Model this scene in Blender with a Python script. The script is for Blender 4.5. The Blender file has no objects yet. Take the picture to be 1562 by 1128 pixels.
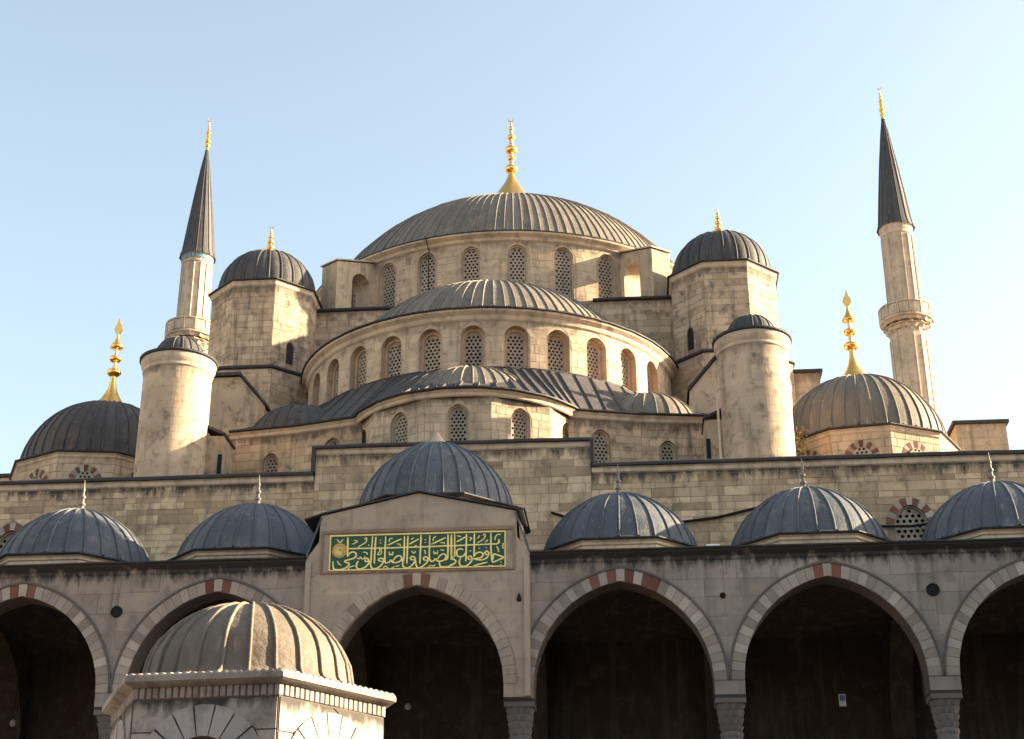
import bpy, math, random
from mathutils import Matrix, Vector
random.seed(7)
S = bpy.context.scene
COL = S.collection
R = math.radians
sin, cos, pi = math.sin, math.cos, math.pi

# ------------------------------------------------------------------ camera, sky, sun, exposure
cam_d = bpy.data.cameras.new('camera'); cam = bpy.data.objects.new('camera', cam_d); COL.objects.link(cam)
S.camera = cam
cam_d.sensor_width = 36.0; cam_d.lens = 2355.6 / 1562 * 36.0; cam_d.clip_end = 3000; cam_d.clip_start = .1
_p, _y, _r = R(23.489), R(4.555), R(0.217)
fwd = Vector((-sin(_y) * cos(_p), cos(_y) * cos(_p), sin(_p))); rt = Vector((cos(_y), sin(_y), 0)); up = rt.cross(fwd)
rt2 = rt * cos(_r) - up * sin(_r); up2 = up * cos(_r) + rt * sin(_r)
M = Matrix((rt2, up2, -fwd)).transposed().to_4x4(); M.translation = Vector((5.708, -39.645, 1.537))
cam.matrix_world = M
SUN_AZ, SUN_EL = 102.0, 19.5            # azimuth from -Y towards +X
sd = Vector((sin(R(SUN_AZ)) * cos(R(SUN_EL)), -cos(R(SUN_AZ)) * cos(R(SUN_EL)), sin(R(SUN_EL))))
W = bpy.data.worlds.new('World'); S.world = W; W.use_nodes = True
nt = W.node_tree; nt.nodes.clear()
sky = nt.nodes.new('ShaderNodeTexSky'); sky.sky_type = 'NISHITA'; sky.sun_disc = False
sky.sun_elevation = R(SUN_EL); sky.sun_rotation = math.atan2(sd.x, sd.y); sky.altitude = 50
sky.air_density = 1.0; sky.dust_density = 1.9; sky.ozone_density = .2
bg = nt.nodes.new('ShaderNodeBackground'); bg.inputs[1].default_value = .067
wo = nt.nodes.new('ShaderNodeOutputWorld')
hs = nt.nodes.new('ShaderNodeHueSaturation'); hs.inputs['Saturation'].default_value = .72; hs.inputs['Hue'].default_value = .484
nt.links.new(sky.outputs[0], hs.inputs['Color']); nt.links.new(hs.outputs[0], bg.inputs[0]); nt.links.new(bg.outputs[0], wo.inputs[0])
sl = bpy.data.lights.new('sun', 'SUN'); sl.energy = 5.0; sl.angle = R(.55); sl.color = (1, .81, .54)
so = bpy.data.objects.new('sun', sl); COL.objects.link(so); so.rotation_euler = sd.to_track_quat('Z', 'Y').to_euler()
so.location = sd * 90
S.render.engine = 'CYCLES'
S.view_settings.view_transform = 'Standard'; S.view_settings.look = 'None'
S.view_settings.exposure = 2.52; S.view_settings.gamma = 1.0; S.view_settings.use_curve_mapping = False

# ------------------------------------------------------------------ materials
def mat(name, build):
    m = bpy.data.materials.new(name); m.use_nodes = True; t = m.node_tree; t.nodes.clear()
    out = t.nodes.new('ShaderNodeOutputMaterial'); b = t.nodes.new('ShaderNodeBsdfPrincipled')
    t.links.new(b.outputs[0], out.inputs[0])
    def N(kind, **kw):
        n = t.nodes.new('ShaderNode' + kind)
        for k, v in kw.items():
            if k.startswith('i_'):
                key = k[2:]; key = int(key) if key.isdigit() else key.replace('_', ' ')
                n.inputs[key].default_value = v
            else: setattr(n, k, v)
        return n
    def L(a, b_): t.links.new(a, b_)
    build(N, L, b); return m

def mixc(N, L, fac, a, bcol, mode='MIX'):
    n = N('Mix', data_type='RGBA', blend_type=mode)
    for idx, v in ((0, fac), (6, a), (7, bcol)):
        if hasattr(v, 'is_linked'): L(v, n.inputs[idx])
        else: n.inputs[idx].default_value = v if not isinstance(v, tuple) else (*v, 1)
    return n.outputs[2]

def mapr(N, L, v, a, b_, c=0., d=1.):
    n = N('MapRange', i_1=a, i_2=b_, i_3=c, i_4=d); L(v, n.inputs[0]); return n.outputs[0]

def mul(N, L, a, b_, op='MULTIPLY'):
    n = N('Math', operation=op)
    for i, v in ((0, a), (1, b_)):
        if hasattr(v, 'is_linked'): L(v, n.inputs[i])
        else: n.inputs[i].default_value = v
    return n.outputs[0]

def noise(N, L, scale, detail=4., vec=(1, 1, 1), rough=.55, off=(0, 0, 0)):
    g = N('NewGeometry'); m = N('Mapping'); m.inputs['Scale'].default_value = vec; m.inputs['Location'].default_value = off
    L(g.outputs['Position'], m.inputs['Vector'])
    n = N('TexNoise', i_Scale=scale, i_Detail=detail, i_Roughness=rough); L(m.outputs[0], n.inputs['Vector'])
    return n.outputs['Fac']

def rnd(N, L):
    o = N('ObjectInfo'); g = N('NewGeometry')
    a = N('Math', operation='ADD'); L(o.outputs['Random'], a.inputs[0]); L(g.outputs['Random Per Island'], a.inputs[1])
    f = N('Math', operation='FRACT'); L(a.outputs[0], f.inputs[0]); return f.outputs[0]

def stone(name, c1, c2, dark=(.10, .085, .07), stain=.55, drip=None, crust=.0, bump=.35, rough=.85, per=1.0, streak=.45):
    c1, c2 = [(q[0] * 1.02, q[1] * .96, q[2] * .955) for q in (c1, c2)]
    def b(N, L, p):
        r = rnd(N, L)
        rr = N('ValToRGB'); L(r, rr.inputs[0]); e = rr.color_ramp.elements
        e[0].color = (*c1, 1); e[1].color = (*c2, 1)
        k = e.new(.12); k.color = (*[x * .72 for x in c1], 1)
        k = e.new(.5); k.color = (*[(x * .5 + y * .5) * 1.0 for x, y in zip(c1, c2)], 1)
        k = e.new(.9); k.color = (*[min(1, x * 1.1) for x in c2], 1)
        avg = tuple((x + y) / 2 for x, y in zip(c1, c2))
        c = mixc(N, L, per, avg, rr.outputs[0])
        n1 = noise(N, L, .55, 6); c = mixc(N, L, mul(N, L, mapr(N, L, n1, .38, .68), .7), c, tuple(x * .62 for x in avg))
        n2 = noise(N, L, 2.6, 7, rough=.65, off=(3, 9, 1))
        c = mixc(N, L, mul(N, L, mapr(N, L, n2, .51, .69), stain), c, dark)
        n3 = noise(N, L, 1.5, 5, vec=(2.2, 2.2, .22), off=(1, 5, 2))
        c = mixc(N, L, mul(N, L, mapr(N, L, n3, .53, .71), streak), c, dark)
        n5 = noise(N, L, 1.1, 4, off=(7, 2, 4)); c = mixc(N, L, mul(N, L, mapr(N, L, n5, .5, .75), .35), c, (avg[0] * 1.25, avg[1] * 1.12, avg[2] * .95))
        n6 = noise(N, L, 38, 3); c = mixc(N, L, mul(N, L, mapr(N, L, n6, .35, .8), .25), c, tuple(x * .5 for x in avg))
        for zt, dep, st in (drip or []):
            g = N('NewGeometry'); sx = N('SeparateXYZ'); L(g.outputs['Position'], sx.inputs[0])
            zz = mapr(N, L, sx.outputs[2], zt - dep, zt)
            nn = noise(N, L, 2.0, 6, vec=(1.7, 1.7, .5), rough=.7, off=(zt, 0, 0))
            f = mapr(N, L, mul(N, L, mul(N, L, zz, .55), nn, 'ADD'), .68, .9)
            up_ = mapr(N, L, sx.outputs[2], zt + .25, zt + .05)
            c = mixc(N, L, mul(N, L, mul(N, L, f, st), up_), c, (.035, .03, .028))
        L(c, p.inputs['Base Color']); p.inputs['Roughness'].default_value = rough
        p.inputs['Specular IOR Level'].default_value = .25
        h = mul(N, L, mul(N, L, n2, .6), mul(N, L, n6, .5), 'ADD')
        bp = N('Bump', i_Strength=bump, i_Distance=.03); L(h, bp.inputs['Height']); L(bp.outputs[0], p.inputs['Normal'])
    return mat(name, b)

def lead(name, c1, c2, tint=(.3, .28, .25), rough=.5):
    c1, c2, tint = [(q[0] * 1.02, q[1] * .975, q[2] * .955) for q in (c1, c2, tint)]
    def b(N, L, p):
        r = rnd(N, L); c = mixc(N, L, r, c1, c2)
        n1 = noise(N, L, 1.3, 6, rough=.65); c = mixc(N, L, mul(N, L, mapr(N, L, n1, .48, .72), .5), c, tint)
        n2 = noise(N, L, 3.0, 5, vec=(2, 2, .35), off=(4, 4, 4)); c = mixc(N, L, mul(N, L, mapr(N, L, n2, .52, .75), .5), c, tuple(x * .45 for x in c1))
        n3 = noise(N, L, 14, 4); c = mixc(N, L, mul(N, L, mapr(N, L, n3, .55, .8), .3), c, tint)
        n4 = noise(N, L, 2.2, 4, vec=(3, 3, .3), off=(8, 1, 6)); c = mixc(N, L, mul(N, L, mapr(N, L, n4, .6, .72), .45), c, tuple(x * 1.5 for x in tint))
        L(c, p.inputs['Base Color'])
        L(mapr(N, L, n1, .3, .7, rough + .05, rough + .3), p.inputs['Roughness'])
        p.inputs['Metallic'].default_value = 0; p.inputs['Specular IOR Level'].default_value = .22
        bp = N('Bump', i_Strength=.35, i_Distance=.05); L(mul(N, L, n1, n3, 'ADD'), bp.inputs['Height']); L(bp.outputs[0], p.inputs['Normal'])
    return mat(name, b)

def plain(name, c, rough=.6, metal=0., var=.25, sc=6., spec=.4):
    def b(N, L, p):
        n1 = noise(N, L, sc, 5); cc = mixc(N, L, mul(N, L, mapr(N, L, n1, .4, .75), var), c, tuple(x * .45 for x in c))
        L(cc, p.inputs['Base Color']); p.inputs['Roughness'].default_value = rough; p.inputs['Metallic'].default_value = metal
        p.inputs['Specular IOR Level'].default_value = spec
    return mat(name, b)

M_ST = stone('limestone', (.42, .325, .22), (.54, .425, .295), stain=.9, per=.8, streak=.75, dark=(.085, .07, .055), drip=[(31.5, .8, .6), (21.75, .7, .7)])
M_ST2 = stone('limestone_drum', (.47, .375, .26), (.54, .44, .315), stain=.7, per=.45, dark=(.15, .11, .075), streak=.6, drip=[(34.85, .8, .5), (26.8, .7, .45), (21.75, .6, .6)])
M_TUR = stone('limestone_turret', (.46, .365, .255), (.53, .43, .31), stain=.85, per=.3, streak=.6, dark=(.13, .10, .07), drip=[(23.3, .6, .4)])
M_HALL = stone('limestone_hall', (.40, .295, .18), (.60, .47, .30), stain=.65, drip=[(18.5, .9, .95), (19.42, .7, .9)], streak=.5)
M_HALLC = stone('limestone_hall_centre', (.42, .315, .20), (.60, .475, .31), stain=.65, drip=[(19.42, .8, .9)], streak=.5)
M_ARC = stone('arcade_marble', (.275, .235, .20), (.335, .285, .24), stain=.55, per=.65, drip=[(13.42, .75, 1.)], streak=.65, bump=.2)
M_PORT = stone('portal_marble', (.37, .30, .235), (.42, .34, .265), stain=.4, per=.35, streak=.4, bump=.18)
M_MORT = stone('mortar', (.42, .335, .235), (.46, .37, .26), stain=.6, per=.2)
M_MORTD = stone('dark_joint', (.26, .20, .145), (.31, .24, .175), stain=.6, per=.2)
M_MORT_A = stone('arcade_joint', (.26, .225, .195), (.29, .25, .22), stain=.3, per=.2, drip=[(13.42, .75, 1.)])
M_VW = stone('voussoir_pale', (.34, .295, .25), (.40, .345, .29), stain=.3, streak=.1)
M_VG = stone('voussoir_grey', (.27, .225, .185), (.32, .27, .22), stain=.3, streak=.1)
M_VR = stone('voussoir_red', (.15, .062, .042), (.19, .085, .058), stain=.3, streak=.1)
M_TRIM = stone('cornice_stone', (.50, .405, .295), (.56, .46, .34), stain=.5, per=.4)
M_FONT = stone('fountain_marble', (.42, .375, .32), (.52, .47, .40), stain=.8, per=.6, streak=.9, dark=(.09, .08, .075), drip=[(5.9, .4, .9)])
M_FEAVE = stone('fountain_eave', (.36, .32, .27), (.43, .385, .33), stain=.95, per=.5, streak=.6)
M_FV = stone('fountain_voussoir', (.40, .38, .35), (.50, .47, .43), stain=.5, per=.7, streak=.3)
M_NICHE = stone('niche_bounce_tint', (.46, .32, .21), (.52, .37, .25), stain=.4, per=.3)  # reflected light inside the niches is put into this pinkish colour
M_DKMOULD = stone('dark_moulding', (.10, .085, .075), (.15, .13, .115), stain=.3, per=.3)  # outer arch moulding, darker than the stones beside it
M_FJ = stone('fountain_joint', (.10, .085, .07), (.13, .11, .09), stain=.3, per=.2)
M_GRILL = stone('grille_plaster', (.34, .29, .23), (.39, .335, .265), stain=.3, per=.3, bump=.1)
M_INT = stone('portico_interior_shade', (.032, .022, .016), (.042, .029, .021), stain=.4, per=.3)  # portico shade painted in: near-black where the stone itself is lighter
M_MIN = stone('minaret_stone', (.46, .375, .27), (.52, .43, .315), stain=.5, per=.6, streak=.5)
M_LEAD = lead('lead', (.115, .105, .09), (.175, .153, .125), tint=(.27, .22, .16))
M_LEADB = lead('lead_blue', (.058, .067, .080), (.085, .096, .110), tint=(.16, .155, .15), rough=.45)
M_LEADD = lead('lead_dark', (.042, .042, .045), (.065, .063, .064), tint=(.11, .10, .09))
M_LEADF = lead('lead_fountain', (.125, .105, .083), (.165, .138, .108), tint=(.24, .195, .145))
M_EDGE = lead('lead_edge', (.03, .03, .033), (.045, .043, .045), tint=(.07, .065, .06))
M_GOLD = plain('gilding', (.95, .54, .15), .3, 1., .35, 9)
M_FIN = plain('finial_stone', (.17, .145, .12), .6)
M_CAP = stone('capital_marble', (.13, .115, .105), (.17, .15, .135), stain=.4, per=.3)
M_MOULD = stone('brown_moulding', (.24, .165, .115), (.29, .20, .14), stain=.4, per=.3)
M_PANE = plain('window_dark', (.010, .010, .011), .6, 0, .1, spec=.15)
M_SOFF = stone('soffit_shade', (.10, .08, .065), (.13, .105, .085), stain=.4, per=.3)  # shade under the arches painted into the soffit colour
M_IRON = plain('iron', (.016, .014, .013), .85, 0, spec=.15)
M_GREEN = plain('green_enamel', (.010, .062, .028), .45, 0, .35, 5)
M_LETTER = plain('gilt_lettering', (.88, .66, .22), .5, .1, .2, 12)
M_ROSE = plain('gilt_roundel', (.50, .30, .09), .5, .35, .6, 40)
M_TILE = plain('turquoise_tile', (.05, .20, .27), .35)
M_LAMP = plain('lantern_glass', (.30, .29, .26), .5)
M_WHITE = plain('white_board', (.75, .75, .72), .5)
M_BLUE = plain('blue_print', (.10, .16, .40), .5)
M_WOOD = plain('door_wood', (.05, .028, .016), .6)
M_LEAF = plain('dry_leaf', (.26, .20, .09), .7)
def _pave(N, L, p):
    g = N('NewGeometry'); bt = N('TexBrick', i_Scale=1., i_Mortar_Size=.012); L(g.outputs['Position'], bt.inputs['Vector'])
    bt.inputs['Color1'].default_value = (.24, .22, .195, 1); bt.inputs['Color2'].default_value = (.19, .175, .155, 1); bt.inputs['Mortar'].default_value = (.08, .075, .07, 1)
    bt.inputs['Brick Width'].default_value = 1.2; bt.inputs['Row Height'].default_value = .7
    L(bt.outputs[0], p.inputs['Base Color']); p.inputs['Roughness'].default_value = .6
M_PAVE = mat('paving', _pave)

# ------------------------------------------------------------------ object helpers
def link(name, V, F, m, parent=None, smooth=False, centre=True):
    V = [Vector(v) for v in V]
    c = Vector((0, 0, 0))
    if centre and V:
        lo = Vector([min(v[i] for v in V) for i in range(3)]); hi = Vector([max(v[i] for v in V) for i in range(3)]); c = (lo + hi) / 2
    me = bpy.data.meshes.new(name); me.from_pydata([tuple(v - c) for v in V], [], F)
    me.materials.append(m)
    if smooth: me.polygons.foreach_set('use_smooth', [True] * len(me.polygons))
    return place(name, me, c, 0, parent)

WL = {}
def place(name, me, loc, rz=0, parent=None):
    o = bpy.data.objects.new(name, me); COL.objects.link(o)
    loc = Vector(loc); WL[o.name] = (loc, rz)
    if parent:
        pl, pr = WL[parent.name]
        o.parent = parent
        d = loc - pl
        if pr: d = Matrix.Rotation(-pr, 3, 'Z') @ d
        o.location = d; o.rotation_euler = (0, 0, rz - pr)
    else:
        o.location = loc; o.rotation_euler = (0, 0, rz)
    return o

def thing(name, loc, label, cat, group=None):
    o = place(name, None, loc); o.empty_display_size = .3
    o['label'] = label; o['category'] = cat
    if group: o['group'] = group
    return o

def tag(o, label, cat, group=None, kind=None):
    if label: o['label'] = label
    if cat: o['category'] = cat
    if group: o['group'] = group
    if kind: o['kind'] = kind
    return o

class MB:
    def __init__(s): s.V = []; s.F = []
    def add(s, V, F):
        n = len(s.V); s.V += V; s.F += [tuple(i + n for i in f) for f in F]; return s
    def box(s, x0, x1, y0, y1, z0, z1):
        return s.add([(x0, y0, z0), (x1, y0, z0), (x1, y1, z0), (x0, y1, z0), (x0, y0, z1), (x1, y0, z1), (x1, y1, z1), (x0, y1, z1)],
                     [(0, 3, 2, 1), (4, 5, 6, 7), (0, 1, 5, 4), (1, 2, 6, 5), (2, 3, 7, 6), (3, 0, 4, 7)])
    def prism(s, pts, z0, z1, top=True, bottom=True, inset=0.):
        n = len(pts); 
        V = [(x, y, z0) for x, y in pts] + [(x, y, z1) for x, y in pts]
        F = [(i, (i + 1) % n, n + (i + 1) % n, n + i) for i in range(n)]
        if top: F.append(tuple(range(n, 2 * n)))
        if bottom: F.append(tuple(reversed(range(n))))
        return s.add(V, F)
    def rings(s, rings, closed=True, cap0=False, cap1=False):
        n = len(rings[0]); V = [p for r in rings for p in r]; F = []
        for a in range(len(rings) - 1):
            for i in range(n if closed else n - 1):
                j = (i + 1) % n; F.append((a * n + i, a * n + j, (a + 1) * n + j, (a + 1) * n + i))
        if cap0: F.append(tuple(reversed(range(n))))
        if cap1: F.append(tuple(range((len(rings) - 1) * n, len(rings) * n)))
        return s.add(V, F)
    def lathe(s, prof, c=(0, 0, 0), n=16, a0=0., a1=2 * pi):
        full = abs(a1 - a0 - 2 * pi) < 1e-6; k = n if full else n + 1
        rings = [[(c[0] + r * sin(a0 + (a1 - a0) * i / n), c[1] - r * cos(a0 + (a1 - a0) * i / n), c[2] + z) for i in range(k)] for r, z in prof]
        return s.rings(rings, full)
    def tube(s, pts, r, n=6):
        pts = [Vector(p) for p in pts]; rings = []
        for i, p in enumerate(pts):
            t = (pts[min(i + 1, len(pts) - 1)] - pts[max(i - 1, 0)]).normalized()
            a = t.cross(Vector((0, 0, 1)) if abs(t.z) < .9 else Vector((1, 0, 0))).normalized(); b = t.cross(a)
            rings.append([tuple(p + (a * cos(2 * pi * k / n) + b * sin(2 * pi * k / n)) * r) for k in range(n)])
        return s.rings(rings, True, True, True)
    def link(s, name, m, parent=None, smooth=False): return link(name, s.V, s.F, m, parent, smooth)

class Flat:
    """wall plane: O at u=0, outward normal at angle a (deg, from -Y towards +X)"""
    def __init__(s, x, y, a): s.x, s.y, s.a = x, y, R(a); s.Rr = None
    def __call__(s, u, z, d=0.): return (s.x + cos(s.a) * u + sin(s.a) * d, s.y + sin(s.a) * u - cos(s.a) * d, z)
class Cyl:
    def __init__(s, x, y, r): s.x, s.y, s.Rr = x, y, r
    def __call__(s, u, z, d=0.):
        t = u / s.Rr; return (s.x + (s.Rr + d) * sin(t), s.y - (s.Rr + d) * cos(t), z)

def poly(cx, cy, r, n, rot=0.): return [(cx + r * sin(R(rot) + 2 * pi * k / n), cy - r * cos(R(rot) + 2 * pi * k / n)) for k in range(n)]

class Arch:
    """opening: centre u, half width, sill z, springing z, k (0 round, >0 pointed)"""
    def __init__(s, uc, hw, z0, zs, k=0.): s.uc, s.hw, s.z0, s.zs, s.k = uc, hw, z0, zs, k; s.rise = hw * math.sqrt(1 + 2 * k); s.top = zs + s.rise
    def contour(s, n=8, off=0.):
        """points left foot -> apex -> right foot (du, z)"""
        r = s.hw * (1 + s.k) + off; c = s.k * s.hw; am = math.acos(c / r) if s.k else pi / 2
        left = [(c - r * cos(am * i / n), s.zs + r * sin(am * i / n)) for i in range(n + 1)]
        return left + [(-x, z) for x, z in reversed(left[:-1])]
    def half_at(s, z, off=0.):
        if z <= s.zs: return s.hw + off
        r = s.hw * (1 + s.k) + off; h = z - s.zs
        if h >= r: return 0
        return max(0, math.sqrt(r * r - h * h) - s.k * s.hw)

def wall(mb, mp, u0, u1, z0, z1, ops=(), depth=.3, nseg=None):
    """front surface with arched holes and reveals, mapped by mp"""
    ops = sorted(ops, key=lambda o: o.uc); V = []; F = []
    def pt(u, z, d=0.): V.append(mp(u, z, d)); return len(V) - 1
    def strip(ua, ub, za, zb):
        if ub - ua < 1e-4: return
        n = 1 if mp.Rr is None else max(1, int((ub - ua) / mp.Rr / .07 + .999))
        for i in range(n):
            a = ua + (ub - ua) * i / n; b = ua + (ub - ua) * (i + 1) / n
            F.append((pt(a, za), pt(b, za), pt(b, zb), pt(a, zb)))
    u = u0
    for o in ops:
        strip(u, o.uc - o.hw, z0, z1)
        if o.z0 > z0: strip(o.uc - o.hw, o.uc + o.hw, z0, o.z0)
        C = o.contour()
        for (xa, za), (xb, zb) in zip(C[:-1], C[1:]):
            F.append((pt(o.uc + xa, za), pt(o.uc + xb, zb), pt(o.uc + xb, z1), pt(o.uc + xa, z1)))
        con = [(-o.hw, o.z0)] + C + [(o.hw, o.z0)]
        for (xa, za), (xb, zb) in zip(con[:-1], con[1:]):
            F.append((pt(o.uc + xa, za), pt(o.uc + xa, za, -depth), pt(o.uc + xb, zb, -depth), pt(o.uc + xb, zb)))
        if o.z0 > z0 + 1e-6: F.append((pt(o.uc - o.hw, o.z0), pt(o.uc + o.hw, o.z0), pt(o.uc + o.hw, o.z0, -depth), pt(o.uc - o.hw, o.z0, -depth)))
        u = o.uc + o.hw
    strip(u, u1, z0, z1)
    mb.add(V, F)

COUNT = {}
STUFF = {}
def block(mp, ua, ub, za, zb, proud, c=.012, back=-.03, uaT=None, ubT=None):
    n = 1 if mp.Rr is None else max(1, int((ub - ua) / mp.Rr / .08 + .5))
    V = []; F = []
    uaT = ua if uaT is None else uaT; ubT = ub if ubT is None else ubT
    def row(p, q):
        us = [p + (q - p) * i / n for i in range(n + 1)]; cc = min(c, abs(q - p) * .3); return us, [min(max(x, p + cc), q - cc) for x in us]
    (us, ui), (usT, uiT) = row(ua, ub), row(uaT, ubT)
    for x in us: V.append(mp(x, za, back))
    for x in ui: V.append(mp(x, za + c, proud))
    for x in uiT: V.append(mp(x, zb - c, proud))
    for x in usT: V.append(mp(x, zb, back))
    m = n + 1
    for r in range(3):
        for i in range(n): F.append((r * m + i, r * m + i + 1, (r + 1) * m + i + 1, (r + 1) * m + i))
    F.append((0, m, 2 * m, 3 * m)); F.append((n, 3 * m + n, 2 * m + n, m + n))
    return V, F

def stones(th, mp, u0, u1, z0, z1, ch, w0, w1, m, ops=(), margin=.04, proud=.007, gap=.007, name='stone_block', cap=300, c=.006, jit=.004, chvar=.12):
    z = z1; row = 0
    while z > z0 + .02:
        h = min(ch * random.uniform(1 - chvar, 1 + chvar), z - z0)
        if z - h - z0 < ch * .45: h = z - z0
        za, zb = z - h, z; z -= h; row += 1
        cuts = []
        for o in ops:
            if zb > o.z0 - .01 and za < o.top + margin:
                h0 = o.half_at(max(za, o.z0), margin); h1 = o.half_at(zb, margin) if zb < o.top + margin else 0
                cuts.append((o.uc - h0, o.uc - h1, o.uc + h0, o.uc + h1))
        segs = []; u = (u0, u0)
        for a0_, a1_, b0_, b1_ in sorted(cuts):
            segs.append((u[0], u[1], a0_, a1_)); u = (b0_, b1_)
        segs.append((u[0], u[1], u1, u1))
        for a0_, a1_, b0_, b1_ in segs:
            if max(b0_ - a0_, b1_ - a1_) < .07 or b0_ - a0_ < -.001 or b1_ - a1_ < -.001: continue
            lo, hi = max(a0_, a1_), min(b0_, b1_)
            us = []; x = lo + random.uniform(.35, 1) * w0
            while x < hi - w0 * .45: us.append((x, x)); x += random.uniform(w0, w1)
            us = [(a0_, a1_)] + us + [(b0_, b1_)]
            for (p0, p1), (q0, q1) in zip(us[:-1], us[1:]):
                g2 = gap / 2
                V, F = block(mp, p0 + g2, max(p0 + g2 + .002, q0 - g2), za + g2, zb - g2, proud + random.uniform(-jit, jit), c, -.03, p1 + g2, max(p1 + g2 + .002, q1 - g2))
                k = (th.name, name); COUNT[k] = COUNT.get(k, 0) + 1
                if COUNT[k] <= cap: link(name, V, F, m, th)
                else: STUFF.setdefault((th.name, m.name), MB()).add(V, F)

def flush_stuff():
    for (t, m), mb in STUFF.items():
        o = mb.link('stone_courses', bpy.data.materials[m], bpy.data.objects[t]); o['kind'] = 'stuff'

# shared window meshes: pierced grille with hexagonal cells, dark pane behind
_GR = {}
def grille_mesh(hw, h, zs, k, cell):
    key = (round(hw, 3), round(zs, 3), round(k, 3), cell)
    if key in _GR: return _GR[key]
    o = Arch(0, hw, 0, zs, k); V = []; F = []
    r = cell / math.sqrt(3); hr = r * .58; th = .05; dy = r * 1.5; row = 0; z = 0
    while z < o.top + cell:
        x = -math.ceil(hw / cell) * cell - (cell / 2 if row % 2 else 0)
        while x < hw + cell:
            if z - r < o.top and abs(x) - cell * .5 < (o.half_at(z) if z < o.top else .02):
                n = len(V)
                clip = lambda px, pz: (max(-hw, min(hw, px)), max(0, min(o.top, pz)))
                oc = [clip(x + r * sin(pi / 3 * i), z + r * cos(pi / 3 * i)) for i in range(6)]
                ic = [(x + hr * sin(pi / 3 * i), z + hr * cos(pi / 3 * i)) for i in range(6)]
                hole = all(abs(p[0]) < hw - .01 and .01 < p[1] < o.top - .02 and abs(p[0]) < o.half_at(p[1]) for p in ic)
                if hole:
                    V += [(a, 0, b) for a, b in oc] + [(a, 0, b) for a, b in ic] + [(a, th, b) for a, b in ic]
                    for i in range(6):
                        j = (i + 1) % 6; F += [(n + i, n + 6 + i, n + 6 + j, n + j), (n + 6 + i, n + 12 + i, n + 12 + j, n + 6 + j)]
                else:
                    oc2 = [(max(-o.half_at(min(b, o.top - .001)), min(o.half_at(min(b, o.top - .001)), a)), b) for a, b in oc]
                    V += [(a, 0, b) for a, b in oc2]; F.append(tuple(reversed(range(n, n + 6))))
            x += cell
        z += dy; row += 1
    me = bpy.data.meshes.new('grille'); me.from_pydata(V, [], F); me.materials.append(M_GRILL)
    C = [(-hw, 0)] + o.contour(6) + [(hw, 0)]
    pn = bpy.data.meshes.new('pane'); pn.from_pydata([(a * .99, th + .06, b) for a, b in C], [], [tuple(range(len(C)))]); pn.materials.append(M_PANE)
    _GR[key] = (me, pn); return me, pn

def window(th, mp, o, depth, inner=None, frame_m=None, cell=.17, ang=None, name='window'):
    """o = opening in the wall; optional inner frame ring narrower by inner; grille + pane at the back"""
    t = ang if ang is not None else (mp.a if mp.Rr is None else o.uc / mp.Rr)
    org = mp(o.uc, o.z0, 0)
    fm = Flat(org[0], org[1], math.degrees(t))
    hw = o.hw; zs = o.zs; d = depth; mb = MB(); V = []; F = []
    ia = Arch(0, hw - (inner or .05), o.z0, zs - .0, o.k)
    C0 = [(-hw, o.z0)] + Arch(0, hw, o.z0, zs, o.k).contour() + [(hw, o.z0)]
    C1 = [(-ia.hw, o.z0)] + ia.contour() + [(ia.hw, o.z0)]
    e = .03
    for i in range(len(C0) - 1):
        n = len(V)
        V += [fm(C0[i][0], C0[i][1], -d + e), fm(C0[i + 1][0], C0[i + 1][1], -d + e), fm(C1[i + 1][0], C1[i + 1][1], -d + e), fm(C1[i][0], C1[i][1], -d + e),
              fm(C1[i + 1][0], C1[i + 1][1], -d - .12), fm(C1[i][0], C1[i][1], -d - .12)]
        F += [(n, n + 1, n + 2, n + 3), (n + 3, n + 2, n + 4, n + 5)]
    n = len(V); V += [fm(-hw, o.z0 + .002, .015), fm(hw, o.z0 + .002, .015), fm(hw, o.z0 + .05, -d - .1), fm(-hw, o.z0 + .05, -d - .1)]; F.append((n, n + 1, n + 2, n + 3))
    w = link(name, V, F, frame_m or M_TRIM, th)
    gm, pm = grille_mesh(ia.hw + .004, 0, zs - o.z0, o.k, cell)
    # keep the grille height tied to this opening
    q = fm(0, o.z0, -d - .05)
    place('grille', gm, q, t, w); place('pane', pm, q, t, w)
    return w

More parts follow.
